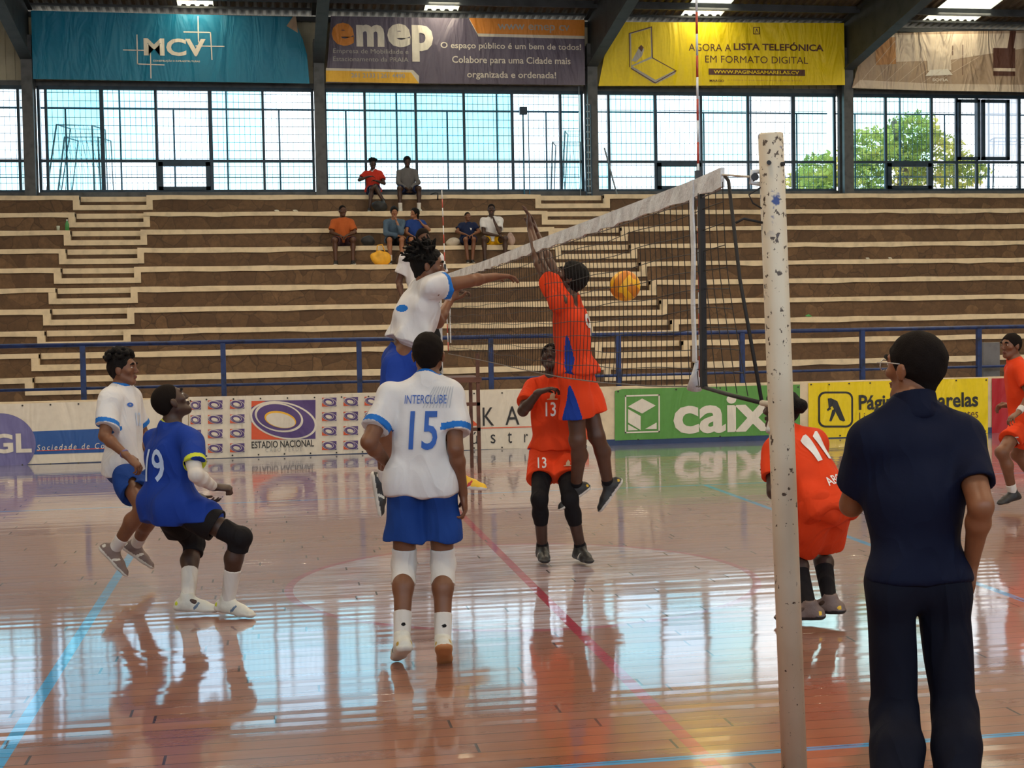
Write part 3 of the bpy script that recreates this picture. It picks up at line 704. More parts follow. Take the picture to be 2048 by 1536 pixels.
def rr_(x0, y0, x1, y1, r):
    P = []
    for cx, cy, a0 in ((x1-r, y0+r, -90), (x1-r, y1-r, 0), (x0+r, y1-r, 90), (x0+r, y0+r, 180)):
        for k in range(6): a = math.radians(a0+k*18); P.append((cx+r*math.cos(a), cy+r*math.sin(a)))
    return P
B.poly(rr_(1636, 783, 1706, 855, 14), v_blk, 'symbol_frame', 1); B.poly(rr_(1640, 787, 1702, 851, 11), v_yel, 'symbol_frame', 2)
B.poly([(1655, 797), (1661, 796), (1674, 802), (1690, 841), (1686, 843), (1679, 840), (1664, 812), (1660, 815), (1662, 818), (1655, 822), (1653, 819), (1657, 815), (1656, 806)], v_blk, 'walking_fingers', 3)
B.poly([(1664, 820), (1669, 818), (1670, 826), (1662, 843), (1658, 842)], v_blk, 'walking_fingers', 3)
B.text('Páginas Amarelas', 1717, 790, 1956, 822, v_blk, 2, bold=.025); B.text('Ligamos você aos seus clientes', 1718, 825, 1956, 841, v_dbr, 2)
B.eyelets([(1622, 769), (1658, 769), (1698, 767), (1740, 766), (1912, 761), (1972, 760), (1620, 872), (1680, 871), (1970, 862)])
B = Banner('advertising_board', 'plain dark red board banner behind the rightmost player', YA, [(1984, 757), (2240, 750), (2240, 862), (1984, 867)], v_red, 'boards round the court')

# ---------------------------------------------------------------- net, posts, antennas
def paint_chip_mat():
    m, nt, out = newmat('chipped_white_paint'); b = N(nt, 'ShaderNodeBsdfPrincipled', Roughness=.45)
    P = objco(nt)
    mp = N(nt, 'ShaderNodeMapping'); mp.inputs['Scale'].default_value = (1, 1, .8); L(nt, P, mp.inputs[0])
    n = noise(nt, mp.outputs[0], 42, 4, .62, .2); n2 = noise(nt, P, 3.0, 3); n3 = noise(nt, P, 14, 3)
    sp = N(nt, 'ShaderNodeSeparateXYZ'); L(nt, P, sp.inputs[0])
    hi = ramp(nt, sp.outputs[2], [(1.6/3, 0.), (2.2/3, 1.)])
    base = ramp(nt, n2.outputs[0], [(.3, (.60, .50, .36)), (.7, (.70, .62, .48))])
    thr = math_(nt, 'ADD', n.outputs[0], math_(nt, 'MULTIPLY', math_(nt, 'MULTIPLY', sp.outputs[2], sp.outputs[2]), .012))
    ch = ramp(nt, thr, [(.645, 0.), (.67, 1.)])
    c = mixc(nt, ch, base, (.07, .045, .03))
    blm = math_(nt, 'MULTIPLY', ramp(nt, n3.outputs[0], [(.60, 0.), (.64, 1.)]), ramp(nt, math_(nt, 'DIVIDE', sp.outputs[2], 3.), [(.68, 0.), (.72, 1.), (.80, 1.), (.82, 0.)]))
    c = mixc(nt, blm, c, (.02, .05, .22))
    L(nt, c, b.inputs[0]); bp = N(nt, 'ShaderNodeBump', Strength=.4, Distance=.004, invert=True); L(nt, ch, bp.inputs['Height']); L(nt, bp.outputs[0], b.inputs['Normal'])
    L(nt, b.outputs[0], out.inputs[0]); return m
m_chip = paint_chip_mat()
m_tape = M('white_tape', (.66, .68, .70), .5, var=.12, vscale=12, bump=.5, bscale=60); m_black = M('black_cord', (.012, .011, .012), .7); m_rope = M('pale_rope', (.55, .52, .46), .8)
m_redp = M('red_antenna', (.45, .05, .03), .4); m_dk = M('dark_metal', (.04, .04, .045), .5, .5)
NX = 1.87
pb_ = aF(1590, 1571); ptop = aD(1541, 266, 5.02)
po = empty('net_post', pb_, 'thick white near net post with chipped paint standing left of the man in navy', 'post')
dp = (ptop-pb_); dp /= np.linalg.norm(dp)
b = MB(); b.tube([pb_, pb_*.5+ptop*.5, ptop-dp*.006, ptop], [.0475, .0468, .0450, .041], 32); b.build('shaft', m_chip, po, True)
b = MB(); b.tube([pb_, pb_+dp*.01, pb_+dp*.03], [.1, .1, .06], 24); b.build('floor_collar', m_dk, po, True)
hk = aX(1516, 300, NX); hk = ptop-dp*.155+np.array([-.055, .02, 0])
b = MB(); b.tube([hk+np.array([.03, 0, .02]), hk+np.array([-.012, 0, .02]), hk+np.array([-.018, 0, -.02]), hk+np.array([.02, 0, -.025])], .009, 8); b.build('hook', m_tape, po, True)
b = MB(); b.tube([hk+np.array([-.006, -.012, 0]), hk+np.array([-.006, .012, 0])], .014, 14); b.build('pulley', m_dk, po)
for q, (dz) in enumerate((.11, .115)):
    s = ptop-dp*dz; b = MB(); sd = np.array([-.025+.05*q, -.042, 0]); b.tube([s+sd*.9, s+sd*1.12], .008, 10); b.build('bolt_hole', m_dk, po)
# far post
pf = aF(884, 936); pf2 = aD(884, 545, 15.95)
fo = empty('net_post', pf, 'white far net post with a row of holes in front of the umpire', 'post')
b = MB(); b.box((pf[0]-.035, pf[1]-.03, 0), (pf[0]+.035, pf[1]+.03, 2.5)); b.build('shaft', m_tape, fo, bevel=.005)
b = MB(); b.tube([(pf[0]-.075, pf[1]+.03, 0), (pf[0]-.075, pf[1]+.03, 2.45)], .02, 12); b.build('guide_tube', m_tape, fo, True)
b = MB()
for k in range(14): b.box((pf[0]-.01, pf[1]-.036, .5+k*.14), (pf[0]+.01, pf[1]-.029, .52+k*.14))
b.build('adjustment_hole', m_dk, fo)
# net
TOP = [(1445, 335), (1390, 360), (1330, 383), (1200, 433), (1075, 480), (980, 518), (895, 548)]
BOT = [(1520, 803), (1465, 790), (1405, 773), (1300, 772), (1200, 765), (1125, 755), (1050, 740), (970, 722), (900, 708)]
tp_ = np.array([aX(x, y, NX) for x, y in TOP]); bt_ = np.array([aX(x, y, NX) for x, y in BOT])
def ztop(y): return float(np.interp(y, tp_[:, 1], tp_[:, 2]))
def zbot(y): return float(np.interp(y, bt_[:, 1], bt_[:, 2]))
YN0, YN1 = tp_[0, 1], 15.3
ne = empty('volleyball_net', (NX, 10, 0), 'black volleyball net with white top tape stretched across the court', 'net')
ys = np.arange(YN0, YN1+.01, .1)
b = MB()
def bulge(y, t): return .05*math.sin(math.pi*t)*math.sin((y-YN0)*.6)
m_net = MB(); r = .0021
def sag(y, k): # cords are pulled sideways near the ends
    return zt_(y)-(k)*.098
ncol = []
for y in ys:
    zt_, zb2 = ztop(y)-.06, zbot(y); K = 10; pts = []
    for k in range(K+1):
        t = k/K; pts.append(np.array([NX+bulge(y, t)*.4, y+ (.012*math.sin(k*.9+y*3)*t) - (.30*t*t*max(0, 1-(y-YN0)/.9)), zt_*(1-t)+zb2*t]))
    ncol.append(pts)
for pts in ncol: m_net.tube(pts, r, 4, cap=False)
for k in range(1, 10):
    m_net.tube([p[k]+np.array([0, 0, .006*math.sin(i*.45+k)]) for i, p in enumerate(ncol)], r, 4, cap=False)
m_net.build('mesh', m_black, ne)
# top tape with slight creases
b = MB(); n = 70; yy = np.linspace(YN0, YN1, n+1); vs = []
for i, y in enumerate(yy):
    z = ztop(y); hh = .080+.006*math.sin(i*1.9); wob = .006*math.sin(i*2.3)
    vs += [(NX-.008+wob, y, z-hh), (NX+.008+wob, y, z-hh), (NX+.009, y, z), (NX-.009, y, z)]
fs = [(4*i+a, 4*i+(a+1) % 4, 4*i+4+(a+1) % 4, 4*i+4+a) for i in range(n) for a in range(4)]+[(0, 1, 2, 3), tuple(4*n+a for a in (3, 2, 1, 0))]
b.add(vs, fs); b.build('top_tape', m_tape, ne)
b = MB(); b.tube([(NX, y, ztop(y)-.09) for y in yy], .003, 6); b.tube([(NX, y, zbot(y)) for y in np.linspace(bt_[2, 1], YN1, 40)], .004, 6); b.build('edge_cord', M('grey_cord', (.16, .15, .14), .8), ne)
b = MB(); b.tube([(NX, YN0, ztop(YN0)-.03), hk], .004, 8); b.tube([(NX, YN1, ztop(YN1)-.03), (pf[0], pf[1], 2.4)], .004, 8); b.build('tension_cable', m_rope, ne)
b = MB(); A_ = aX(1450, 352, NX); B_ = aX(1457, 362, NX); Cc = aX(1480, 560, NX); D_ = aX(1524, 806, NX); b.tube([A_, B_, Cc, D_], .008, 8)
b.tube([D_, aX(1460, 790, NX), aX(1405, 774, NX)], .009, 8); b.build('side_rope', m_black, ne, True)
b = MB(); b.tube([D_, D_*.5+pb_*.5+np.array([0, 0, D_[2]*.5+.0]), (pb_+dp*1.35)+np.array([-.05, .0, 0])], .012, 8)
b.build('lower_lashing', m_rope, ne, True)
b = MB(); s = ptop-dp*.22
b.tube([s+np.array([-.04, 0, .03]), s+np.array([-.09, 0, .0]), s+np.array([-.075, 0, -.03]), s+np.array([-.04, 0, -.05])], .003, 6); b.tube([s+np.array([-.04, 0, -.10]), s+np.array([-.11, 0, -.085]), s+np.array([-.14, 0, -.1])], .005, 6); b.build('loose_cord', m_black, ne, True)
# side band with pole and antenna
def band(ya, name):
    b = MB(); vs = []
    zs = np.linspace(ztop(ya)+.0, 1.57, 14)
    for i, z in enumerate(zs): w = .024+.002*math.sin(i*2.1); o = .008*math.sin(i*.9); vs += [(NX-.014, ya-w+o, z), (NX-.014, ya+w+o, z), (NX-.006, ya+w+o, z), (NX-.006, ya-w+o, z)]
    fs = [(4*i+a, 4*i+(a+1) % 4, 4*i+4+(a+1) % 4, 4*i+4+a) for i in range(13) for a in range(4)]
    b.add(vs, fs); b.build('side_band', m_tape, ne)
ya = aX(1390, 500, NX)[1]; band(ya, 0)
b = MB(); yp = aX(1404, 500, NX)[1]; b.box((NX-.012, yp-.017, 1.46), (NX+.012, yp+.017, ztop(yp)-.07)); b.build('side_pole', m_black, ne)
b = MB(); q = aX(1395, 775, NX); b.tube([q+np.array([0, .0, .12]), q+np.array([0, .03, .05]), q+np.array([0, .05, -.01])], [.008, .02, .035], 10); b.build('rag_end', m_tape, ne, True)
band(15.0, 1)
def antenna(P0, P1, lab, n=9):
    P0, P1 = np.array(P0), np.array(P1)
    a = empty('antenna', P0, lab, 'antenna', 'net antennas')
    for k in range(n*2):
        b = MB(); b.tube([P0+(P1-P0)*k/(2*n), P0+(P1-P0)*(k+1)/(2*n)], .0055, 8); b.build('rod_section', [m_redp, m_tape][k % 2], a, True)
    b = MB(); c = P0+(P1-P0)*.52; b.box(c-np.array([.012, .012, .03]), c+np.array([.012, .012, .03])); b.build('clip', m_dk, a)
antenna((NX+.012, aX(1392, 500, NX)[1], 1.5), (NX+.012, aX(1388, 10, NX)[1], 3.22), 'thin red and white antenna on the net beside the near white side band')
antenna((NX-.03, 15.05, 1.48), (NX-.03, 15.35, 3.24), 'thin red and white antenna at the far end of the net')
# umpire stand
m_rust = M('rusty_brown_steel', (.13, .055, .035), .6, .2, var=.3)
us = aF(905, 937); ux, uy = us[0], 16.75
st = empty('umpire_stand', (ux, uy, 0), 'rusty brown steel umpire stand behind the far net post', 'stand')
for (dx, dy) in ((-.32, -.3), (.25, -.3), (-.32, .35), (.25, .35)):
    b = MB(); top = 1.42 if dx > 0 and dy < 0 else 1.1; b.box((ux+dx-.02, uy+dy-.02, 0), (ux+dx+.02, uy+dy+.02, top)); b.build('leg', m_rust, st)
b = MB(); b.box((ux-.36, uy-.34, 1.08), (ux+.29, uy+.39, 1.14)); b.build('platform', m_rust, st)
b = MB(); b.box((ux-.34, uy-.32, .5), (ux+.27, uy-.28, .54)); b.box((ux-.34, uy-.32, .8), (ux+.27, uy-.28, .84)); b.build('rung', m_rust, st)

# ================================================================ people
def nrm(v): v = np.array(v, float); return v/(np.linalg.norm(v)+1e-9)
def rc(a, b, ra, rb, k=.02, flat=None, cut=None, op=1):
    return dict(t=0, a=np.array(a, float), b=np.array(b, float), ra=ra, rb=rb, k=k, flat=flat, cut=cut, op=op)
def el(c, ax, r, k=.02, cut=None, op=1):
    return dict(t=1, c=np.array(c, float), ax=np.array(ax, float), r=np.array(r, float), k=k, cut=cut, op=op)
def pd(q, P):
    """signed distance of one shape at points P (...,3)"""
    if q['t'] == 0:
        a, b = q['a'], q['b']; ab = b-a
        if q['flat'] is not None:
            n, s = q['flat']; n = np.array(n)
            w = P-a; w = w+(w@n)[..., None]*n*(1/s-1); ab = ab+n*(ab@n)*(1/s-1); f = (s+1)/2
        else: w = P-a; f = 1.
        t = np.clip((w@ab)/max(ab@ab, 1e-9), 0, 1)
        d = (np.sqrt(((w-t[..., None]*ab)**2).sum(-1)) - (q['ra']+(q['rb']-q['ra'])*t))*f
    else:
        w = (P-q['c'])@q['ax'].T/q['r']
        k0 = np.sqrt((w**2).sum(-1)); k1 = np.sqrt(((w/q['r'])**2).sum(-1))
        d = k0*(k0-1)/np.maximum(k1, 1e-6)
    if q['cut']:
        for p0, n in q['cut']: d = np.maximum(d, (P-np.array(p0))@np.array(n))
    return d
def pbox(q):
    if q['t'] == 0:
        r = max(q['ra'], q['rb']); return np.minimum(q['a'], q['b'])-r, np.maximum(q['a'], q['b'])+r
    r = np.abs(q['ax']*q['r'][:, None]).sum(0); return q['c']-r, q['c']+r
def mesh_sdf(prims, h, folds=0., fs=1., seed=0):
    lo = np.min([pbox(q)[0] for q in prims if q['op'] > 0], 0)-3*h-.02; hi = np.max([pbox(q)[1] for q in prims if q['op'] > 0], 0)+3*h+.02
    n = np.ceil((hi-lo)/h).astype(int)+1
    D = np.full(n, .2, np.float32)
    ax = [lo[i]+h*np.arange(n[i]) for i in range(3)]
    for q in sorted(prims, key=lambda q: -q['op']):
        a, b = pbox(q); m = q['k']+3*h
        i0 = np.clip(np.floor((a-m-lo)/h).astype(int), 0, n); i1 = np.clip(np.ceil((b+m-lo)/h).astype(int)+1, 0, n)
        if np.any(i1 <= i0): continue
        sl = tuple(slice(i0[i], i1[i]) for i in range(3))
        P = np.stack(np.meshgrid(*[ax[i][sl[i]] for i in range(3)], indexing='ij'), -1)
        d = pd(q, P); k = max(q['k'], 1e-4); o = D[sl]
        if q['op'] > 0:
            hh = np.clip(.5+.5*(o-d)/k, 0, 1); D[sl] = o*(1-hh)+d*hh-k*hh*(1-hh)
        else:
            d = -d; hh = np.clip(.5-.5*(o-d)/k, 0, 1); D[sl] = o*(1-hh)+d*hh+k*hh*(1-hh)
    if folds:
        r = np.random.default_rng(seed)
        X, Y, Z = np.meshgrid(*[a.astype(np.float32) for a in ax], indexing='ij')
        acc = 0
        for j in range(5):
            v = nrm(r.normal(size=3)*np.array([1, 1, .55]))*r.uniform(18, 38)*fs; w = nrm(r.normal(size=3))*r.uniform(6, 11)*fs
            acc = acc+np.sin(v[0]*X+v[1]*Y+v[2]*Z+r.uniform(0, 6)+1.9*np.sin(w[0]*X+w[1]*Y+w[2]*Z+r.uniform(0, 6)))
        D += (folds*.45*(acc-1.3)).astype(np.float32)
    D[0] = D[-1] = .1; D[:, 0] = D[:, -1] = .1; D[:, :, 0] = D[:, :, -1] = .1
    # surface nets
    ins = D < 0
    c8 = sum(ins[i:n[0]-1+i, j:n[1]-1+j, k:n[2]-1+k].astype(np.int8) for i in (0, 1) for j in (0, 1) for k in (0, 1))
    act = (c8 > 0) & (c8 < 8); idx = np.argwhere(act)
    if len(idx) == 0: return np.zeros((0, 3)), np.zeros((0, 4), int)
    acc = np.zeros((len(idx), 3)); cnt = np.zeros(len(idx))
    for axis in range(3):
        for u in (0, 1):
            for v in (0, 1):
                o0 = [0, 0, 0]; oth = [q for q in range(3) if q != axis]; o0[oth[0]] = u; o0[oth[1]] = v
                o1 = list(o0); o1[axis] = 1
                p0 = idx+o0; p1 = idx+o1
                d0 = D[p0[:, 0], p0[:, 1], p0[:, 2]]; d1 = D[p1[:, 0], p1[:, 1], p1[:, 2]]
                m = (d0 < 0) != (d1 < 0); t = np.where(m, d0/(d0-d1+1e-12), 0)
                pt_ = p0+(p1-p0)*t[:, None]; acc += np.where(m[:, None], pt_, 0); cnt += m
    V = acc/cnt[:, None]*h+lo
    vid = np.full(act.shape, -1, int); vid[act] = np.arange(len(idx))
    F = []
    for axis in range(3):
        sl0 = [slice(None)]*3; sl1 = [slice(None)]*3; sl0[axis] = slice(0, -1); sl1[axis] = slice(1, None)
        a = ins[tuple(sl0)]; b = ins[tuple(sl1)]
        e = np.argwhere(a != b); s = a[tuple(e.T)]
        u, v = (axis+1) % 3, (axis+2) % 3
        ok = (e[:, u] > 0) & (e[:, v] > 0) & (e[:, u] < act.shape[u]) & (e[:, v] < act.shape[v]); e = e[ok]; s = s[ok]
        q = []
        for du, dv in ((-1, -1), (0, -1), (0, 0), (-1, 0)):
            c = e.copy(); c[:, u] += du; c[:, v] += dv; q.append(vid[c[:, 0], c[:, 1], c[:, 2]])
        q = np.stack(q, 1); q[~s] = q[~s][:, ::-1]; F.append(q)
    F = np.concatenate(F); F = F[(F >= 0).all(1)]
    return V, F
def sdf_obj(name, prims, h, mats, parent, folds=0., fs=1., paint=None, seed=0, label=None, relax=1):
    V, F = mesh_sdf(prims, h, folds, fs, seed)
    if len(V) == 0: return None
    for _ in range(relax):
        s = np.zeros_like(V); c = np.zeros(len(V))
        for a, b in ((0, 1), (1, 2), (2, 3), (3, 0)):
            np.add.at(s, F[:, a], V[F[:, b]]); np.add.at(c, F[:, a], 1); np.add.at(s, F[:, b], V[F[:, a]]); np.add.at(c, F[:, b], 1)
        V = V*.5+.5*s/np.maximum(c, 1)[:, None]
    me = bpy.data.meshes.new(name); off = np.array(parent_off(parent))
    me.vertices.add(len(V)); me.vertices.foreach_set('co', (V-off).astype(np.float32).ravel())
    me.loops.add(F.size); me.loops.foreach_set('vertex_index', F.ravel().astype(np.int32))
    me.polygons.add(len(F)); me.polygons.foreach_set('loop_start', np.arange(0, F.size, 4, dtype=np.int32)); me.polygons.foreach_set('loop_total', np.full(len(F), 4, np.int32))
    me.update(calc_edges=True)
    if not isinstance(mats, (list, tuple)): mats = [mats]
    for m_ in mats: me.materials.append(m_)
    if paint:
        Cn = V[F].mean(1); mi = np.zeros(len(F), np.int32)
        for q, k in paint: mi[(pd(q, Cn) < 0) if isinstance(q, dict) else q(Cn)] = k
        me.polygons.foreach_set('material_index', mi)
    me.polygons.foreach_set('use_smooth', np.ones(len(F), bool)); me.validate()
    o = bpy.data.objects.new(name, me); COL.objects.link(o); o.parent = parent
    return tag(o, label)
def skin_mat(name, c):
    if name in MC: return MC[name]
    m, nt, out = newmat(name); b = N(nt, 'ShaderNodeBsdfPrincipled', Roughness=.48)
    n = noise(nt, objco(nt), 9, 4); L(nt, ramp(nt, n.outputs[0], [(.3, tuple(v*.8 for v in c)), (.7, tuple(v*1.12 for v in c))]), b.inputs[0])
    n2 = noise(nt, objco(nt), 160, 2); bp = N(nt, 'ShaderNodeBump', Strength=.12, Distance=.002); L(nt, n2.outputs[0], bp.inputs[0]); L(nt, bp.outputs[0], b.inputs['Normal'])
    b.inputs['Subsurface Weight'].default_value = .06; b.inputs['Subsurface Radius'].default_value = (.02, .008, .004)
    L(nt, b.outputs[0], out.inputs[0]); MC[name] = m; return m
def cloth(name, c, rough=.75, sheen=.25):
    name = 'cloth_'+name
    if name in MC: return MC[name]
    m, nt, out = newmat(name); b = N(nt, 'ShaderNodeBsdfPrincipled', Roughness=rough); b.inputs['Specular IOR Level'].default_value = .15
    P = objco(nt); n1 = noise(nt, P, 4, 3)
    L(nt, ramp(nt, n1.outputs[0], [(.3, tuple(v*.88 for v in c)), (.7, c)]), b.inputs[0])
    mp = N(nt, 'ShaderNodeMapping'); mp.inputs['Rotation'].default_value = (.3, .6, .4); mp.inputs['Scale'].default_value = (1, 1, .42); L(nt, P, mp.inputs[0])
    f1 = noise(nt, mp.outputs[0], 6.5, 2, .4, .9); f2 = noise(nt, P, 60, 2)
    r1 = ramp(nt, f1.outputs[0], [(.32, 0.), (.5, 1.), (.68, .1)])
    h = math_(nt, 'ADD', math_(nt, 'MULTIPLY', r1, .011), math_(nt, 'MULTIPLY', f2.outputs[0], .0012))
    bp = N(nt, 'ShaderNodeBump', Strength=.62, Distance=1.); L(nt, h, bp.inputs['Height']); L(nt, bp.outputs[0], b.inputs['Normal'])
    L(nt, b.outputs[0], out.inputs[0]); MC[name] = m; return m
SK_D = skin_mat('skin_dark', (.085, .034, .018)); SK_M = skin_mat('skin_brown', (.17, .068, .033)); SK_L = skin_mat('skin_light_brown', (.30, .13, .065)); SK_V = skin_mat('skin_very_dark', (.05, .022, .014))
LIP = skin_mat('lips', (.16, .05, .04)); HAIR = M('hair_black', (.005, .004, .004), .7, var=.2, bump=.8, bscale=160, spec=.2); HAIRS = M('hair_cropped', (.009, .006, .005), .85, bump=.4, bscale=220, spec=.12)
EYEW = M('eye_white', (.6, .56, .5), .2, var=.02); EYEB = M('eye_iris', (.012, .007, .005), .15, var=.02)
C_WH = cloth('white', (.66, .66, .68)); C_BL = cloth('royal_blue', (.012, .045, .30)); C_OR = cloth('orange_red', (.72, .055, .012)); C_NV = cloth('navy', (.0045, .007, .024)); C_NV2 = cloth('navy_trousers', (.0045, .0055, .014))
C_BK = cloth('black', (.010, .009, .011)); C_LB = cloth('light_blue_trim', (.02, .16, .55)); C_LM = cloth('lime_trim', (.55, .62, .05)); C_SOCK = cloth('white_knit', (.66, .63, .60)); C_DB = cloth('deep_blue', (.012, .05, .24))
SOLE_W = M('sole_white', (.62, .60, .55), .5); SOLE_G = M('sole_gum', (.42, .17, .06), .5); SH_BLK = M('shoe_black', (.018, .018, .02), .5, bump=.3); SH_GREY = M('shoe_grey', (.17, .12, .11), .6, bump=.4); SH_WHT = M('shoe_white', (.60, .60, .55), .5, bump=.3); SH_YEL = M('shoe_yellow', (.80, .50, .03), .5, bump=.3)
DEC_W = M('print_white', (.72, .72, .72), .6); DEC_B = M('print_blue', (.02, .10, .42), .6); DEC_P = M('print_pale_blue', (.45, .58, .80), .6)

def hand(pr, wr, d, n, t, curl=.35, k=1., spread=.0, ck=.004):
    """d along the palm, n palm normal (fingers curl towards it), t towards the thumb"""
    d = nrm(d); n = nrm(np.array(n)-d*np.dot(n, d)); t = np.array(t)-d*np.dot(t, d); t = nrm(t-n*np.dot(t, n))
    A = np.array([t, d, n])
    pr.append(rc(wr-d*.02*k, wr+d*.03*k, .026*k, .028*k, .015, (n, .65)))
    pr.append(el(wr+d*.058*k, A, (.041*k, .052*k, .0165*k), .012))
    pr.append(el(wr+d*.04*k+t*.024*k+n*.006*k, A, (.018*k, .032*k, .016*k), .012))
    for i, (ln) in enumerate((.074, .084, .078, .06)):
        off = (.030-.0205*i)*k
        p = wr+d*(.096-.004*abs(i-1.2))*k+t*off; dd = nrm(d+t*(spread*(1.5-i)*.5)); r = (.0094-.0004*i)*k
        ang = 0
        for s_, f_ in enumerate((.45, .32, .23)):
            ang += curl*(.9 if s_ == 0 else 1.15)*(1+.08*i)
            q = p+(dd*math.cos(ang)+n*math.sin(ang))*ln*f_*k
            pr.append(rc(p, q, r, r*.9, ck)); p = q; r *= .92
    p = wr+d*.028*k+t*.034*k; dd = nrm(d*.62+t*.62+n*.35*min(1, curl+.3)); q = p+dd*.045*k; pr.append(rc(p, q, .0125*k, .0108*k, .008))
    q2 = q+nrm(d*.8+t*.15+n*(.3+curl*.6))*.034*k; pr.append(rc(q, q2, .0105*k, .0085*k, ck))

def head_prims(pr, c, f, u, s=1.):
    r = nrm(np.cross(f, u)); A = np.array([r, f, u])
    def p(x, y, z): return c+(r*x+f*y+u*z)*s
    pr.append(el(p(0, -.012, .035), A, (.074*s, .094*s, .086*s), .03))
    pr.append(rc(p(0, .028, .0), p(0, .036, -.065), .060*s, .041*s, .03))
    for q in (-1, 1):
        pr.append(rc(p(q*.045, .0, -.045), p(q*.018, .062, -.088), .023*s, .020*s, .02))
        pr.append(el(p(q*.045, .058, -.012), A, (.024*s, .020*s, .018*s), .015))
        pr.append(el(p(q*.077, -.006, -.006), A, (.009*s, .020*s, .031*s), .006))
        pr.append(el(p(q*.083, -.014, .004), A, (.005*s, .014*s, .022*s), .004))
        pr.append(el(p(q*.032, .096, .016), A, (.018*s, .014*s, .011*s), .012, op=-1))
    pr.append(rc(p(-.032, .080, .034), p(.032, .080, .034), .013*s, .013*s, .014))
    pr.append(el(p(0, .052, -.094), A, (.024*s, .022*s, .016*s), .016))
    pr.append(rc(p(0, .086, .020), p(0, .104, -.018), .008*s, .0115*s, .010))
    for q in (-1, 1): pr.append(el(p(q*.013, .095, -.023), A, (.010*s, .011*s, .008*s), .006))
    pr.append(el(p(0, .086, -.048), A, (.025*s, .012*s, .0065*s), .004)); pr.append(el(p(0, .084, -.060), A, (.022*s, .012*s, .0075*s), .004))
    pr.append(rc(p(-.018, .098, -.0535), p(.018, .098, -.0535), .003*s, .003*s, .003, op=-1))
    return A, p
def shoe(parent, an, d, u, mats, h, k=1., lab=None, accent=None):
    d = nrm(d); u = nrm(np.array(u)-d*np.dot(u, d)); r = np.cross(d, u)
    b0 = an-u*.078*k; heel = b0-d*.058*k; toe = heel+d*.235*k; ball = heel+d*.16*k
    cutb = [(b0+u*.0, -u)]
    pr = [rc(heel+u*.034*k+d*.012, ball+u*.026*k, .042*k, .040*k, .02, cut=[(b0+u*.004, -u)]), rc(ball+u*.024*k, toe+u*.02*k-d*.01, .038*k, .029*k, .02, cut=[(b0+u*.004, -u)]),
          rc(an-u*.03*k-d*.010, an+u*.012*k-d*.006, .047*k, .044*k, .02), rc(an+d*.02*k-u*.015*k, ball+u*.04*k, .034*k, .022*k, .02),
          rc(heel+u*.02+d*.01, heel+d*.10*k+u*.02, .045*k, .037*k, .004, (u, .6), cut=[(b0+u*.026*k, u), (b0, -u)]), rc(heel+d*.10*k+u*.02, toe+u*.02-d*.01, .040*k, .037*k, .004, (u, .6), cut=[(b0+u*.024*k, u), (b0, -u)])]
    pr.append(rc(an-d*.005, an+u*.06-d*.005, .030*k, .032*k, .004, op=-1))
    paint = [(lambda P, b0=b0, u=u: (P-b0)@u < .022*k, 1)]
    if accent is not None:
        for j in range(3):
            o = an+d*(.035+.032*j)*k+u*(-.012-.013*j)*k
            paint.append((rc(o-r*.028+u*.0, o+r*.028, .0055, .0055), 2))
        paint.append((rc(ball-d*.05+u*.02-r*.05, ball-d*.02+u*.055-r*.03, .009, .009), 2)); paint.append((rc(ball-d*.05+u*.02+r*.05, ball-d*.02+u*.055+r*.03, .009, .009), 2))
        paint.append((rc(heel+u*.04-r*.03, heel+u*.045+r*.03, .014, .014), 3 if len(mats) > 3 else 2))
    return sdf_obj('shoe', pr, h, list(mats), parent, paint=paint, label=lab)

def decal(target, parent, text, O, right, up, w, hgt, mat, toward, bold=.02, name='number', shear=0., draw=None):
    """print projected on to a garment; toward = direction from the printed side into the body"""
    bm = bmesh.new(); bm.from_mesh(target.data)
    off = np.array(parent_off(parent)); bv = BVHTree.FromBMesh(bm); bm.free()
    v, f = draw if draw else text_mesh(text, bold, shear, res=3)
    b2 = bmesh.new(); vs = [b2.verts.new((p[0]*w, p[1]*hgt, 0)) for p in v]
    for q in f:
        try: b2.faces.new([vs[i] for i in q])
        except Exception: pass
    bmesh.ops.triangulate(b2, faces=b2.faces[:])
    for _ in range(3):
        es = [e for e in b2.edges if e.calc_length() > .022]
        if not es: break
        bmesh.ops.subdivide_edges(b2, edges=es, cuts=1); bmesh.ops.triangulate(b2, faces=b2.faces[:])
    T = nrm(toward); bad = []
    for q in b2.verts:
        W_ = O+right*(q.co.x-w/2)+up*(q.co.y-hgt/2)-T*.6-off
        hit, nn, i, dd = bv.ray_cast(Vector(W_), Vector(T), 1.5)
        if hit is None: bad.append(q); continue
        q.co = hit-Vector(T)*.004+nn*.002
    bmesh.ops.delete(b2, geom=bad, context='VERTS')
    me = bpy.data.meshes.new(name); b2.to_mesh(me); b2.free(); me.materials.append(mat)
    o = bpy.data.objects.new(name, me); COL.objects.link(o); o.parent = target
    return o

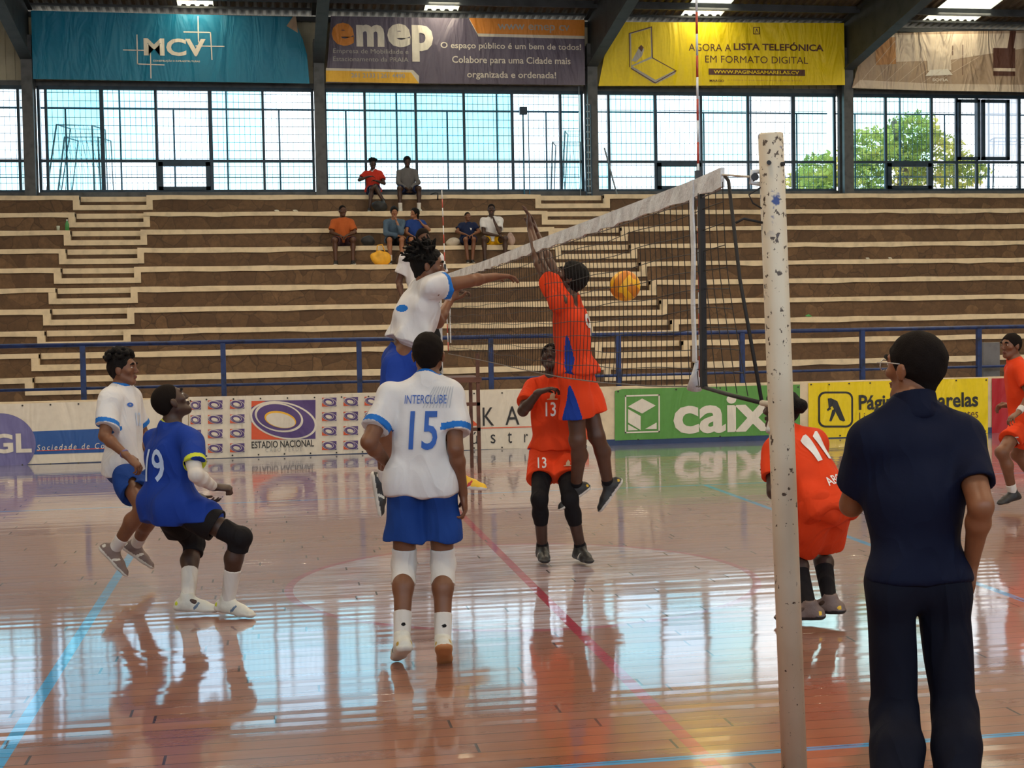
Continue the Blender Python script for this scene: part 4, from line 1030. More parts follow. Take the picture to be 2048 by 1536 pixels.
def person(label, J, face, toes, skin=SK_D, k=1., h=.008, shirt=None, shorts=None, pants=None, hair='short', hands=None, shoes=None, socks=None, pads=None, leggings=None, sleeve=None, headup=None, mass=1., seed=1, band=None, group=None, headsc=1.0, wide=1.):
    J = {a: np.array(b, float) for a, b in J.items()}
    hipc = (J['hpL']+J['hpR'])/2; shc = (J['shL']+J['shR'])/2; nk = J['nk']
    up = nrm(nk-hipc); rs = nrm(J['shR']-J['shL']); rh = nrm(J['hpR']-J['hpL']); fs = nrm(np.cross(up, rs)); fh = nrm(np.cross(up, rh)); right = nrm(rs+rh); fwd = nrm(np.cross(up, right))
    base = np.array([hipc[0], hipc[1], max(0, min(J['anL'][2], J['anR'][2])-.09)])
    root = empty('person', base, label, 'person', group)
    w = mass
    mid = hipc*.52+nk*.48; chest = nk-up*.15*k
    # ---- body
    P = []
    tor = [rc(J['hpL']+up*.02, J['hpR']+up*.02, .080*k*w, .080*k*w, .05, (fh, .88)), rc(hipc+up*.05, mid, .118*k*w, .112*k*w, .06, (fwd, .72)),
           rc(mid-right*.03, chest-rs*.045*k, .098*k*w, .112*k*w, .06, (fs, .78)), rc(mid+right*.03, chest+rs*.045*k, .098*k*w, .112*k*w, .06, (fs, .78)),
           rc(J['shL']+rs*.02, J['shR']-rs*.02, .052*k, .052*k, .05)]
    P += [dict(q) for q in tor]
    for s in 'LR':
        sg = 1 if s == 'R' else -1
        P.append(el(J['hp'+s]-fh*.034*k-up*.02, np.array([rh, fh, up]), (.068*k, .056*k, .080*k), .03))
        P.append(rc(J['sh'+s], nk+up*.01, .040*k, .050*k, .04))
    f = nrm(face); hc = J['hd']; hu = nrm((headup if headup is not None else (hc-nk))); hu = nrm(hu-f*np.dot(hu, f))
    hs = k*1.0*headsc
    P.append(rc(nk-up*.04*k, hc-hu*.055*hs-f*.018*hs, .058*k, .053*k, .03))
    A, hp_ = head_prims(P, hc, f, hu, hs)
    lens = {}
    for s in 'LR':
        a, b, c = J['sh'+s], J['el'+s], J['wr'+s]
        P.append(el(a, np.eye(3), (.054*k*w,)*3, .03)); P.append(rc(a, b, .047*k*w, .036*k*w, .02)); P.append(rc(a*.5+b*.5, b, .044*k*w, .034*k, .02))
        m_ = b*.72+c*.28; P.append(rc(b, m_, .036*k*w, .039*k*w, .02)); P.append(rc(m_, c, .038*k*w, .025*k, .02))
        hd_ = (hands or {}).get(s, {})
        d = nrm(hd_.get('d', c-b)); n_ = hd_.get('n', -rs*(1 if s == 'R' else -1) if abs(np.dot(d, up)) > .6 else -up); t_ = hd_.get('t', fwd if abs(np.dot(d, fwd)) < .8 else up)
        hand(P, c, d, n_, t_, hd_.get('curl', .35), k*1.02, hd_.get('spread', .1), .004)
        a, b, c = J['hp'+s], J['kn'+s], J['an'+s]
        P.append(rc(a, b, .080*k*w, .055*k*w, .03)); 
        ld = nrm(b-a); sd = nrm(c-b); sd_n = sd; bk = nrm(np.cross(rh, sd)); bk = -bk if np.dot(bk, fh) > 0 and abs(np.dot(sd, up)) > .3 else bk
        bk = -fh-sd*np.dot(-fh, sd); bk = nrm(bk)
        P.append(el(b+fh*.012, np.eye(3), (.055*k*w,)*3, .02))
        cf = b*.68+c*.32+bk*.018*k; P.append(rc(b, cf, .048*k*w, .054*k*w, .03)); P.append(rc(cf, c, .050*k*w, .033*k, .03)); P.append(rc(b, c, .044*k*w, .034*k, .02))
        td = nrm(toes[s]); P.append(rc(c+sd_n*.015, c+td*.05+sd_n*.03, .026*k, .018*k, .02))
        lens[s] = (round(float(np.linalg.norm(J['sh'+s]-J['el'+s])), 2), round(float(np.linalg.norm(J['wr'+s]-J['el'+s])), 2), round(float(np.linalg.norm(b-a)), 2), round(float(np.linalg.norm(c-b)), 2))
    print('LEN', label[:30], lens, 'torso', round(float(np.linalg.norm(nk-hipc)), 2), 'base z', [round(float(J['an'+s][2]), 2) for s in 'LR'])
    body = sdf_obj('body', P, h, [skin, LIP], root, paint=[(el(hp_(0, .096, -.054), A, (.026*hs, .014, .014*hs)), 1)])
    for q in (-1, 1):
        c_ = hp_(q*.032, .0745, .015)
        e_ = sdf_obj('eye', [el(c_, A, (.0135*hs, .0125*hs, .0055*hs))], .0025, [EYEW, EYEB], root, paint=[(el(c_+f*.012*hs, np.eye(3), (.0065,)*3), 1)]) if h < .0095 else None
        if h < .0095: sdf_obj('eyebrow', [rc(hp_(q*.016, .092, .036), hp_(q*.034, .090, .041), .0035, .004), rc(hp_(q*.034, .090, .041), hp_(q*.052, .074, .034), .004, .003)], .003, [HAIR], root)
    # ---- hair
    if hair:
        def cap(g, front=.040, low=-.055, hu_=1.0):
            n1 = nrm(f*.86-hu*.52)
            return [el(hp_(0, -.013, .036), A, ((.074+g)*hs, (.094+g)*hs, (.086+g*hu_)*hs), .01, cut=[(hp_(0, front+.028, .062), n1), (hp_(0, 0, low), -nrm(hu*.9+f*.15)), ]), rc(hp_(0, -.045, .0), hp_(0, -.040, -.045), (.050+g)*hs, (.034+g)*hs, .02, cut=[(hp_(0, 0, -.075), -nrm(hu-f*.3)), (hp_(0, -.018, 0), f)])]
        hp = []
        if hair == 'short': hp = cap(.007); mt = HAIRS; fo = .0015
        elif hair == 'full': hp = cap(.014, .045); mt = HAIR; fo = .003
        elif hair == 'crop': hp = cap(.004, .030); mt = HAIRS; fo = 0
        elif hair == 'afro':
            hp = cap(.006, .03); mt = HAIR; fo = .003
            r_ = np.random.default_rng(seed)
            for i in range(70):
                a_ = r_.uniform(0, 6.28); b_ = r_.uniform(0, 1)**.6*1.15; dr = nrm(A[0]*math.sin(b_)*math.cos(a_)+A[1]*(math.sin(b_)*math.sin(a_)-.12)+A[2]*math.cos(b_))
                hp.append(el(hp_(0, -.02, .045)+dr*r_.uniform(.098, .118)*hs, np.eye(3), (r_.uniform(.012, .018),)*3, .006))
        elif hair == 'twists':
            hp = cap(.012, .03); mt = HAIR; fo = .002; r_ = np.random.default_rng(seed)
            for i in range(120):
                a_ = r_.uniform(0, 6.28); b_ = r_.uniform(0, 1)**.6*1.75; dr = nrm(A[0]*math.sin(b_)*math.cos(a_)+A[1]*(math.sin(b_)*math.sin(a_)*1-.1)+A[2]*math.cos(b_))
                if np.dot(dr, f) > .38: continue
                p0 = hp_(0, -.012, .036)+dr*.086*hs; ln = r_.uniform(.035, .06); p1 = p0+nrm(dr+np.array([-.35, 0, .25])+r_.normal(size=3)*.25)*ln; p2 = p1+nrm(dr*.6+np.array([-.5, 0, -.1])+r_.normal(size=3)*.4)*ln*.7
                hp += [rc(p0, p1, .0085, .0075, .004), rc(p1, p2, .0075, .005, .003)]
        elif hair == 'bun':
            hp = cap(.012, .035); mt = HAIR; fo = .002; hp.append(el(hp_(0, -.12, .045), A, (.045*hs, .045*hs, .042*hs), .01))
        elif hair == 'long':
            hp = cap(.016, .04, -.02); mt = HAIR; fo = .003; hp += [rc(hp_(0, -.08, .02), hp_(.01, -.10, -.10), .05*hs, .035*hs, .03), rc(hp_(.01, -.10, -.10), hp_(.02, -.085, -.20), .035*hs, .015*hs, .02)]
        sdf_obj('hair', hp, min(h, .006), [mt], root, folds=fo, fs=5, seed=seed)
    # ---- shirt
    G = {}
    if shirt:
        cu = shirt; g = cu.get('g', .018); hem = cu.get('hem', .10)*k; sl = cu.get('sl', .62)
        hemp = hipc-up*hem; hn = cu.get('hemn', -up)
        gr = cu.get('flare', .012)
        ct = [(hemp, hn)]
        # lower body of the shirt stays clear of the hips
        pr = [rc(hipc-up*(hem+.1)-right*.022*k, mid-right*.03, (.112*k*w+g+gr), (.096*k*w+g+cu.get('waist', .006)), .05, (fwd, .84), cut=ct), rc(hipc-up*(hem+.1)+right*.022*k, mid+right*.03, (.112*k*w+g+gr), (.096*k*w+g+cu.get('waist', .006)), .05, (fwd, .84), cut=ct)]
        for q in tor[2:4]: q = dict(q); q['ra'] += g; q['rb'] += g*.8; pr.append(q)
        if cu.get('hem', .1) > -.06:
            pr.append(rc(J['hpL']+up*.02, J['hpR']+up*.02, .080*k*w+g*1.0+gr, .080*k*w+g*1.0+gr, .05, (fh, .95), cut=ct))
            for s in 'LR':
                pr.append(el(J['hp'+s]-fh*.040*k-up*.015, np.array([rh, fh, up]), (.076*k+g*.8+gr*.6, .058*k+g*.9+gr*.6, .11*k), .08, cut=ct))
                if cu.get('hem', .1) > .03 and np.dot(nrm(J['kn'+s]-J['hp'+s]), -up) > .4: pr.append(rc(J['hp'+s], J['hp'+s]*.6+J['kn'+s]*.4, .082*k*w+g*.95+gr*.5, .084*k*w+g*1.0+gr*.5, .04, cut=ct))
        q = dict(tor[4]); q['ra'] += .010; q['rb'] += .010; pr.append(q)
        paint = []; 
        for s in 'LR':
            a, b = J['sh'+s], J['el'+s]; d = nrm(b-a); e = a+(b-a)*sl
            pr.append(rc(J['sh'+s], nk-up*.005, .058*k, .060*k, .04))
            if sl > 1:   # long sleeve
                c = J['wr'+s]; pr.append(rc(a, b, .062*k*w, .052*k, .03)); pr.append(rc(b, b+(c-b)*.93, .050*k, .038*k, .02, cut=[(b+(c-b)*.9, nrm(c-b))]))
                pr.append(rc(b+(c-b)*.8, c, .032*k, .030*k, .003, op=-1))
            else:
                pr.append(rc(a, e+d*.06, .066*k*w, (.066+cu.get('slw', 0))*k*w, .035, cut=[(e, d)]))
                if s not in cu.get('noopen', ''): pr.append(rc(a+(e-a)*.8, e+d*.12, .046*k*w, (.056+cu.get('slw', 0))*k*w, .003, op=-1))
                if cu.get('cuff') is not None:
                    paint.append((lambda Q, e=e, d=d, a=a: (np.abs((Q-e)@d+.012) < .017) & (np.linalg.norm((Q-e)-((Q-e)@d)[:, None]*d, axis=1) < .090) & np.all([pd(t_, Q) > .045 for t_ in tor[:4]], axis=0), cu['cuff']))
        pr.append(rc(nk+up*cu.get('nh', 0)+fs*.012, nk+up*.16+fs*.02, .060*k, .062*k, .004, op=-1))
        if cu.get('collar') is not None: paint.append((rc(nk-up*.005+fs*.012, nk+up*.1+fs*.012, .071*k, .071*k), cu['collar']))
        if min(np.dot(nrm(J['kn'+q_]-J['hp'+q_]), -up) for q_ in 'LR') > .85: pr.append(rc(hemp-up*.03+right*.03, hemp-up*.2, .10*k*w, .1*k*w, .003, (fwd, .8), op=-1))
        paint += cu.get('paint', lambda *a: [])(hipc, mid, up, right, fwd, nk) if cu.get('paint') else []
        G['shirt'] = sdf_obj(cu.get('name', 'shirt'), pr, h, cu['m'], root, folds=1.7*cu.get('folds', .005), paint=paint, seed=seed, fs=cu.get('fs', 1.))
        if cu.get('collar3'):
            cr = [rc(nk-up*.02, nk+up*.06, .084*k, .068*k, .01, cut=[(nk+up*.040, nrm(up+fs*.30)), (nk-up*.04, -up)])]
            sdf_obj('collar', cr, h*.8, [cu['m'][0]], root)
        if cu.get('logo'):
            pass
    if shorts:
        cu = shorts; g = cu.get('g', .022); ln = cu.get('ln', .72); pr = []; paint = []
        top = hipc+up*.10*k
        pr.append(rc(J['hpL']+up*.02, J['hpR']+up*.02, .080*k*w+g*.2, .080*k*w+g*.2, .05, (fh, .90), cut=[(top, up)])); pr.append(rc(hipc+up*.02, hipc+up*.12, .124*k*w, .118*k*w, .04, (fh, .78), cut=[(top, up)]))
        for s in 'LR':
            a, b = J['hp'+s], J['kn'+s]; d = nrm(b-a); e = a+(b-a)*ln; sd = rh*(1 if s == 'R' else -1)
            pr.append(rc(a, e+d*.08, .083*k*w+g*.55, .078*k*w+g+cu.get('flare', .0), .04, cut=[(e, nrm(d+cu.get('hemtilt', np.zeros(3))))]))
            pr.append(el(a-fh*.042*k-up*.02, np.array([rh, fh, up]), (.072*k+g*.3, .056*k+g*.3, .085*k), .04))
            pr.append(rc(e-d*.04, e+d*.25, .064*k*w+g*.5, .07*k*w+g, .003, op=-1))
            if cu.get('side'):
                paint.append((rc(a+sd*.13-d*.02, e+sd*.13, .005, .075), cu['side']))
            if cu.get('hemc'): paint.append((rc(e-d*.02, e+d*.2, .16, .16, cut=[(e-d*.02, -d)]), cu['hemc']))
        G['shorts'] = sdf_obj('shorts', pr, h, cu['m'], root, folds=1.6*cu.get('folds', .006), paint=paint, seed=seed+3)
    if pants:
        cu = pants; g = cu.get('g', .018); pr = []; top = hipc+up*.10*k
        pr.append(rc(J['hpL']+up*.02, J['hpR']+up*.02, .080*k*w+g*.5, .080*k*w+g*.5, .05, (fh, .9), cut=[(top, up)])); pr.append(rc(hipc+up*.02, hipc+up*.12, .122*k*w, .116*k*w, .04, (fh, .78), cut=[(top, up)]))
        for s in 'LR':
            a, b, c = J['hp'+s], J['kn'+s], J['an'+s]; d = nrm(c-b); ff = cu.get('leg', .03)
            pr += [rc(a, b, .078*k*w+g, .058*k*w+g+ff*.3, .015), rc(b, c-d*.02, .058*k*w+g+ff*.3, .050*k*w+g+ff, .03, cut=[(c+d*.0, d)]), el(a-fh*.042*k-up*.02, np.array([rh, fh, up]), (.078*k+g*.4, .060*k+g*.4, .088*k), .04)]
            pr.append(rc(c-d*.03, c+d*.1, .05*k+ff, .06*k+ff, .003, op=-1))
            bkk = -fh-d*np.dot(-fh, d); cfk = b*.68+c*.32+nrm(bkk)*.018*k; pr += [rc(b, cfk, .058*k*w+g, .064*k*w+g, .03), rc(cfk, c, .064*k*w+g, .045*k+g, .03, cut=[(c, d)])]
        G['trousers'] = sdf_obj('trousers', pr, h, cu['m'], root, folds=1.3*cu.get('folds', .006), seed=seed+5, fs=cu.get('fs', .8))
    def limb(nm, a, b, t0, t1, ra, rb, mat, calf=0, part=None, bulge=0., label=None, paint=None, mats=None):
        d = nrm(b-a); p = a+(b-a)*t0; q = a+(b-a)*t1
        pr = [rc(p-d*.05, q+d*.05, ra, rb, .01, cut=[(p, -d), (q, d)])]
        if calf:
            bk = -fh-d*np.dot(-fh, d); cf = a+(b-a)*.32+nrm(bk)*.018*k; pr.append(rc(cf-d*.05, b*.85+cf*.15, .058*k*w, .042*k, .03, cut=[(p, -d), (q, d)]))
        return sdf_obj(nm, pr, min(h, .007), mats or [mat], root, label=label, paint=paint)
    if leggings:
        for s in 'LR':
            a, b, c = J['hp'+s], J['kn'+s], J['an'+s]; t1 = leggings.get('t1', .55); d = nrm(c-b); e = b+(c-b)*t1; bk = -fh-d*np.dot(-fh, d); cf = b*.68+c*.32+nrm(bk)*.018*k
            pr = [rc(a*.5+b*.5, b, .076*k*w, .061*k*w, .03), el(b+fh*.012, np.eye(3), (.060*k*w,)*3, .02), rc(b, cf, .053*k*w, .058*k*w, .03, cut=[(e, d)]), rc(cf, c, .055*k*w, .038*k, .03, cut=[(e, d)]), rc(b, c, .050*k*w, .040*k, .02, cut=[(e, d)])]
            sdf_obj('legging', pr, h, [leggings['m']], root)
    for s in 'LR':
        sp = (pads or {}).get(s) or (pads or {}).get('*')
        a, b, c = J['hp'+s], J['kn'+s], J['an'+s]
        if sp:
            d0 = nrm(b-a); d1 = nrm(c-b); up_, dn = sp.get('up', .10), sp.get('dn', .10)
            pr = [rc(b-d0*(up_+.03), b, .068*k*w, .062*k*w, .02, cut=[(b-d0*up_, -d0)]), rc(b, b+d1*(dn+.03), .062*k*w, .066*k*w, .02, cut=[(b+d1*dn, d1)]), el(b+nrm(d0-d1)*.012, np.eye(3), (.066*k*w,)*3, .02)]
            sdf_obj('knee_pad', pr, h, [sp['m']], root)
        so = (socks or {}).get(s) or (socks or {}).get('*')
        if so:
            t0 = so.get('t0', .7); ex = (c-b)/np.linalg.norm(c-b)*.03
            d = nrm(c-b); p = b+(c-b)*t0; bk = -fh-d*np.dot(-fh, d); cf = b*.68+c*.32+nrm(bk)*.018*k
            pr = [rc(cf, c, .0535*k*w, .037*k, .03, cut=[(p, -d)]), rc(b, c, .047*k*w, .038*k, .02, cut=[(p, -d)])]
            o = sdf_obj('sock', pr, min(h, .007), [so['m'], C_BK], root, paint=[(el(p+d*.05-np.array([0, .04, 0]), np.eye(3), (.013, .03, .010)), 1)] if so.get('logo') else None)
        if shoes: 
            sd_ = shoes[s]; shoe(root, c, toes[s], sd_.get('u', np.array([0, 0, 1.])), sd_['m'], min(h, .007), k*sd_.get('k', 1.), accent=True if len(sd_['m']) > 2 else None)
        sv = (sleeve or {}).get(s)
        if sv:
            a, b, c = J['sh'+s], J['el'+s], J['wr'+s]; t0 = sv.get('t0', .3); pr = [rc(a+(b-a)*t0, b, .052*k*w, .042*k*w, .02), rc(b, b*.72+c*.28, .042*k*w, .045*k*w, .02), rc(b*.72+c*.28, c, .044*k, .030*k, .02, cut=[(c-nrm(c-b)*.01, nrm(c-b))])]
            sdf_obj('arm_sleeve', pr, h, [sv['m']], root)
        bd = (band or {}).get(s)
        if bd:
            b, c = J['el'+s], J['wr'+s]; d = nrm(c-b); o_ = c-d*.02
            sdf_obj('wristband', [rc(o_-d*.06, o_+d*.04, .034*k, .032*k, .004, cut=[(o_-d*bd.get('w', .03), -d), (o_, d)])], .005, [bd['m']], root)
    return dict(root=root, hipc=hipc, nk=nk, up=up, right=right, fwd=fwd, fs=fs, rs=rs, mid=mid, J=J, hp=hp_, A=A, fh=fh, rh=rh, **G)

def fig(D, k, px):
    """joints from picture points plus camera distance; limbs get their true length by solving their depth.
    px: name -> (x, y, dz) for fixed joints, (x, y, sign, 'parent', length) for limb joints"""
    J = {}
    for n_, v in px.items():
        if len(v) == 3: J[n_] = aD(v[0], v[1], D+v[2])
        else:
            x, y, sg, par, ln = v; p = J[par]; r = ray(x, y); r = r/np.linalg.norm(r)
            w_ = C3-p; b_ = w_@r; disc = b_*b_-(w_@w_-ln*ln)
            t = -b_+(sg*math.sqrt(disc) if disc > 0 else 0); J[n_] = C3+r*t
    return J
def limbs(k): return dict(ua=.285*k, fa=.25*k, th=.43*k, sh=.41*k)

# ---------------------------------------------------------------- the cast
V3 = lambda *a: np.array(a, float)
# player 15, back to the camera
k = 1.0; D = 7.33; l = limbs(k)
J = fig(D, k, dict(hd=(857, 711, .02), nk=(856, 762, 0), shL=(781, 797, 0), shR=(903, 795, 0), hpL=(812, 968, 0), hpR=(878, 968, 0),
    elL=(737, 884, -1, 'shL', l['ua']), wrL=(778, 930, 1, 'elL', l['fa']), elR=(911, 898, -1, 'shR', l['ua']), wrR=(926, 986, 1, 'elR', l['fa']),
    knL=(808, 1128, 1, 'hpL', l['th']), anL=(804, 1278, -1, 'knL', l['sh']), knR=(886, 1128, 1, 'hpR', l['th']), anR=(886, 1282, -1, 'knR', l['sh'])))
p15 = person('player in white shirt number 15 seen from behind with white knee pads', J, (.25, .93, .22), {'L': V3(-.12, 1, -.45), 'R': V3(.15, 1, -.75)}, SK_M, k, .0052,
    shirt=dict(m=[C_WH, C_LB], cuff=1, collar=1, hem=.025, sl=.66, g=.022, flare=.0, waist=.014, slw=.003, folds=.0065, hemn=-np.array([0, 0, 1.])),
    shorts=dict(m=[C_DB, C_LB], ln=.66, g=.024, side=0, folds=.007), hair='short', seed=11,
    hands={'L': dict(d=V3(.35, .8, -.35), curl=.5), 'R': dict(d=V3(.12, .1, -1), curl=.5, n=V3(-1, .2, 0), t=V3(0, 1, 0))},
    pads={'*': dict(m=C_SOCK, up=.085, dn=.115)}, socks={'*': dict(m=C_SOCK, t0=.66, logo=True)},
    shoes={'L': dict(m=[SH_WHT, SOLE_W, SH_BLK, M('shoe_gold', (.45, .30, .05), .4)], u=V3(0, .4, 1)), 'R': dict(m=[SH_WHT, SOLE_G, SH_BLK, M('shoe_gold', (.45, .30, .05), .4)], u=V3(0, .75, 1))})
o = p15; T = o['fs']
decal(o['shirt'], o['root'], '15', o['nk']-o['up']*.255-o['right']*.002, o['right'], o['up'], .145, .20, DEC_B, T, bold=.012, name='number_15')
decal(o['shirt'], o['root'], 'INTERCLUBE', o['nk']-o['up']*.095+o['right']*.0, o['right'], o['up'], .215, .045, DEC_B, T, bold=.0, name='team_name')
hv = []; hf_ = []
for q in range(9):
    x0 = .1+q*.1; n0 = len(hv); hv += [(x0, .0), (x0+.02, .0), (x0+.32-q*.03, 1), (x0+.30-q*.03, 1)]; hf_.append((n0, n0+1, n0+2, n0+3))
decal(o['shirt'], o['root'], '', o['nk']-o['up']*.085+o['right']*.055, o['right'], o['up'], .17, .11, M('print_grey_lines', (.38, .42, .48), .7), T, name='printed_lines', draw=(np.array(hv), hf_))

# libero 19 in blue
k = 1.0; D = 8.55; l = limbs(k)
J = fig(D, k, dict(hd=(343, 806, .0), nk=(340, 856, 0), shR=(378, 880, -.12), shL=(312, 880, .12), hpR=(352, 1010, -.07), hpL=(322, 1004, .08),
    elR=(392, 950, -1, 'shR', l['ua']), wrR=(428, 974, 1, 'elR', .21), elL=(352, 950, 1, 'shL', l['ua']), wrL=(388, 988, -1, 'elL', l['fa']),
    knR=(480, 1076, -1, 'hpR', l['th']*1.02), anR=(456, 1200, 1, 'knR', l['sh']), knL=(388, 1088, 1, 'hpL', l['th']), anL=(376, 1196, -1, 'knL', l['sh'])))
# set the feet on the floor
pl = person('player in royal blue shirt number 19 crouching with black knee pads', J, (.80, .32, .50), {'R': V3(.78, -.55, -.10), 'L': V3(.9, -.30, -.05)}, SK_V, k, .006,
    shirt=dict(m=[C_BL, C_LM], cuff=1, collar=1, hem=.09, sl=.72, g=.024, flare=.015, slw=.008, folds=.006), shorts=dict(m=[C_BK, C_BK], ln=.62, g=.02, folds=.005), hair='crop', seed=12, headup=V3(-.35, .0, 1),
    hands={'R': dict(d=V3(.9, .1, -.1), curl=1.25, n=V3(0, .3, -1), t=V3(0, 1, .2)), 'L': dict(d=V3(.85, -.25, -.45), curl=.35, n=V3(-.2, .2, 1), t=V3(0, 1, 0))},
    pads={'R': dict(m=C_BK, up=.13, dn=.08), 'L': dict(m=C_BK, up=.13, dn=.08)}, socks={'*': dict(m=C_SOCK, t0=.50)}, sleeve={'R': dict(m=C_SOCK, t0=.35)}, band={'L': dict(m=C_SOCK, w=.05)},
    shoes={s: dict(m=[SH_WHT, SOLE_W, M('shoe_blue_grey', (.10, .16, .25), .5), C_LM]) for s in 'LR'})
o = pl
decal(o['shirt'], o['root'], '19', o['nk']-o['up']*.225+o['rs']*.03, o['rs'], o['up'], .15, .20, DEC_P, o['fs'], bold=.012, name='number_19')

# white player at the left
k = .97; D = 9.6; l = limbs(k)
J = fig(D, k, dict(hd=(246, 740, .0), nk=(241, 782, 0), shR=(224, 800, -.14), shL=(262, 799, .14), hpR=(243, 936, -.07), hpL=(262, 934, .08),
    elR=(209, 872, -1, 'shR', l['ua']), wrR=(254, 912, -1, 'elR', l['fa']), elL=(286, 868, 1, 'shL', l['ua']), wrL=(288, 895, -1, 'elL', l['fa']),
    knR=(288, 1018, -1, 'hpR', l['th']), anR=(229, 1098, 1, 'knR', l['sh']), knL=(308, 1030, -1, 'hpL', l['th']), anL=(272, 1090, 1, 'knL', l['sh'])))
pw = person('young player in white shirt and blue shorts hopping at the far left', J, (.95, -.25, .05), {'R': V3(.66, -.25, -.72), 'L': V3(.80, -.15, -.60)}, SK_M, k, .006,
    shirt=dict(m=[C_WH, C_LB], cuff=1, collar=1, hem=.012, sl=.72, g=.022, flare=.008, slw=.004, folds=.0065, paint=lambda hc_, md, u, r, f_, n_: [(el(md+r*.17+u*.02, np.eye(3), (.07, .07, .035)), 1)]),
    shorts=dict(m=[C_DB, C_LB], ln=.60, g=.024), hair='afro', seed=13, headup=V3(-.05, 0, 1),
    hands={'R': dict(d=V3(.72, -.1, -.68), curl=.55, n=V3(-.5, .4, -.6), t=V3(.2, .9, 0)), 'L': dict(d=V3(.7, -.2, -.6), curl=.4)}, band={'R': dict(m=M('bead_band', (.12, .10, .25), .5), w=.018)},
    socks={'*': dict(m=C_SOCK, t0=.72)}, shoes={s: dict(m=[SH_GREY, SOLE_W, SOLE_W], u=V3(.7, 0, .7)) for s in 'LR'})
o = pw
decal(o['shirt'], o['root'], '12', o['nk']-o['up']*.20+o['rs']*.02, -o['rs'], o['up'], .06, .09, DEC_P, -o['fs'], bold=.01, name='chest_number')
decal(o['shirt'], o['root'], 'o', o['nk']-o['up']*.10+o['rs']*.075, -o['rs'], o['up'], .045, .03, DEC_B, -o['fs'], bold=.06, name='chest_badge')

# spiker
k = 1.03; D = 9.3; l = limbs(k)
J = fig(D, k, dict(hd=(856, 534, -.02), nk=(852, 575, 0), shR=(868, 576, -.15), shL=(846, 574, .16), hpR=(803, 730, -.08), hpL=(800, 724, .09),
    elR=(940, 562, 1, 'shR', l['ua']), wrR=(992, 553, 1, 'elR', l['fa']), elL=(876, 645, 1, 'shL', l['ua']), wrL=(900, 600, 1, 'elL', l['fa']),
    knR=(776, 856, -1, 'hpR', l['th']), anR=(769, 968, 1, 'knR', l['sh']), knL=(858, 850, 1, 'hpL', l['th']), anL=(918, 952, 1, 'knL', l['sh'])))
ps = person('player in white shirt with short twisted hair leaping to strike the ball at the net', J, (.97, -.08, -.12), {'R': V3(.15, -.1, -1), 'L': V3(.95, .1, -.15)}, SK_M, k, .006,
    shirt=dict(m=[C_WH, C_LB], cuff=1, hem=-.165, noopen='L', sl=.34, g=.030, flare=.024, slw=.014, folds=.008, paint=lambda hc_, md, u, r, f_, n_: [(el(md-f_*.10+u*.10+r*.07, np.eye(3), (.06, .06, .028)), 1)]),
    shorts=dict(m=[C_BL, C_LB], ln=.58, g=.026), hair='twists', seed=14, headup=V3(-.1, .05, 1),
    hands={'R': dict(d=V3(.93, .3, .02), curl=.3, n=V3(.1, 0, -1), t=V3(.2, .9, .1), spread=.4), 'L': dict(d=V3(.4, .3, .8), curl=.5)},
    socks={'*': dict(m=C_SOCK, t0=.72)}, shoes={'R': dict(m=[SH_BLK, SOLE_W, SH_WHT], u=V3(1, 0, .1)), 'L': dict(m=[SH_YEL, SOLE_W, M('shoe_red', (.5, .03, .03), .5)])})

# blocker
k = 1.02; D = 10.0; l = limbs(k)
J = fig(D, k, dict(hd=(1140, 558, .0), nk=(1137, 600, 0), shL=(1120, 604, -.14), shR=(1136, 602, .15), hpL=(1147, 757, -.08), hpR=(1160, 755, .09),
    elL=(1080, 528, .08), wrL=(1061, 458, .30), elR=(1100, 530, .22), wrR=(1073, 468, .40),
    knL=(1156, 880, 1, 'hpL', l['th']), anL=(1152, 972, 1, 'knL', l['sh']), knR=(1194, 872, 1, 'hpR', l['th']), anR=(1216, 968, 1, 'knR', l['sh'])))
pb2 = person('player in orange shirt and shorts jumping to block behind the net', J, (-.80, .30, .52), {'L': V3(-.80, -.15, -.52), 'R': V3(-.62, -.1, -.78)}, SK_D, k, .006,
    shirt=dict(m=[C_OR, C_BL], hem=-.05, nh=.045, noopen='R', sl=.52, g=.026, flare=.02, slw=.014, folds=.007, paint=lambda hc_, md, u, r, f_, n_: [(rc(hc_+u*.02-r*.17, md+u*.06-r*.16, .05, .012), 1)]),
    shorts=dict(m=[C_OR, C_BL], ln=.62, g=.032, side=1, flare=.01), hair='full', seed=15, headup=V3(.25, -.1, 1),
    hands={'L': dict(d=V3(-.12, .05, 1), curl=.2, n=V3(-1, .1, 0), t=V3(0, 1, 0), spread=.5), 'R': dict(d=V3(-.25, 0, 1), curl=.2, n=V3(-1, .1, 0), t=V3(0, -1, 0), spread=.5)},
    socks={'*': dict(m=C_BK, t0=.90)}, shoes={'L': dict(m=[SH_BLK, SOLE_W, SOLE_W, SH_YEL], u=V3(-.5, -.1, .8)), 'R': dict(m=[SH_BLK, SOLE_W, SH_BLK, SH_YEL], u=V3(-.8, 0, .6))})
o = pb2
decal(o['shirt'], o['root'], '9', o['nk']-o['up']*.20, o['rs'], o['up'], .10, .18, DEC_W, o['fs'], bold=.02, name='back_number')

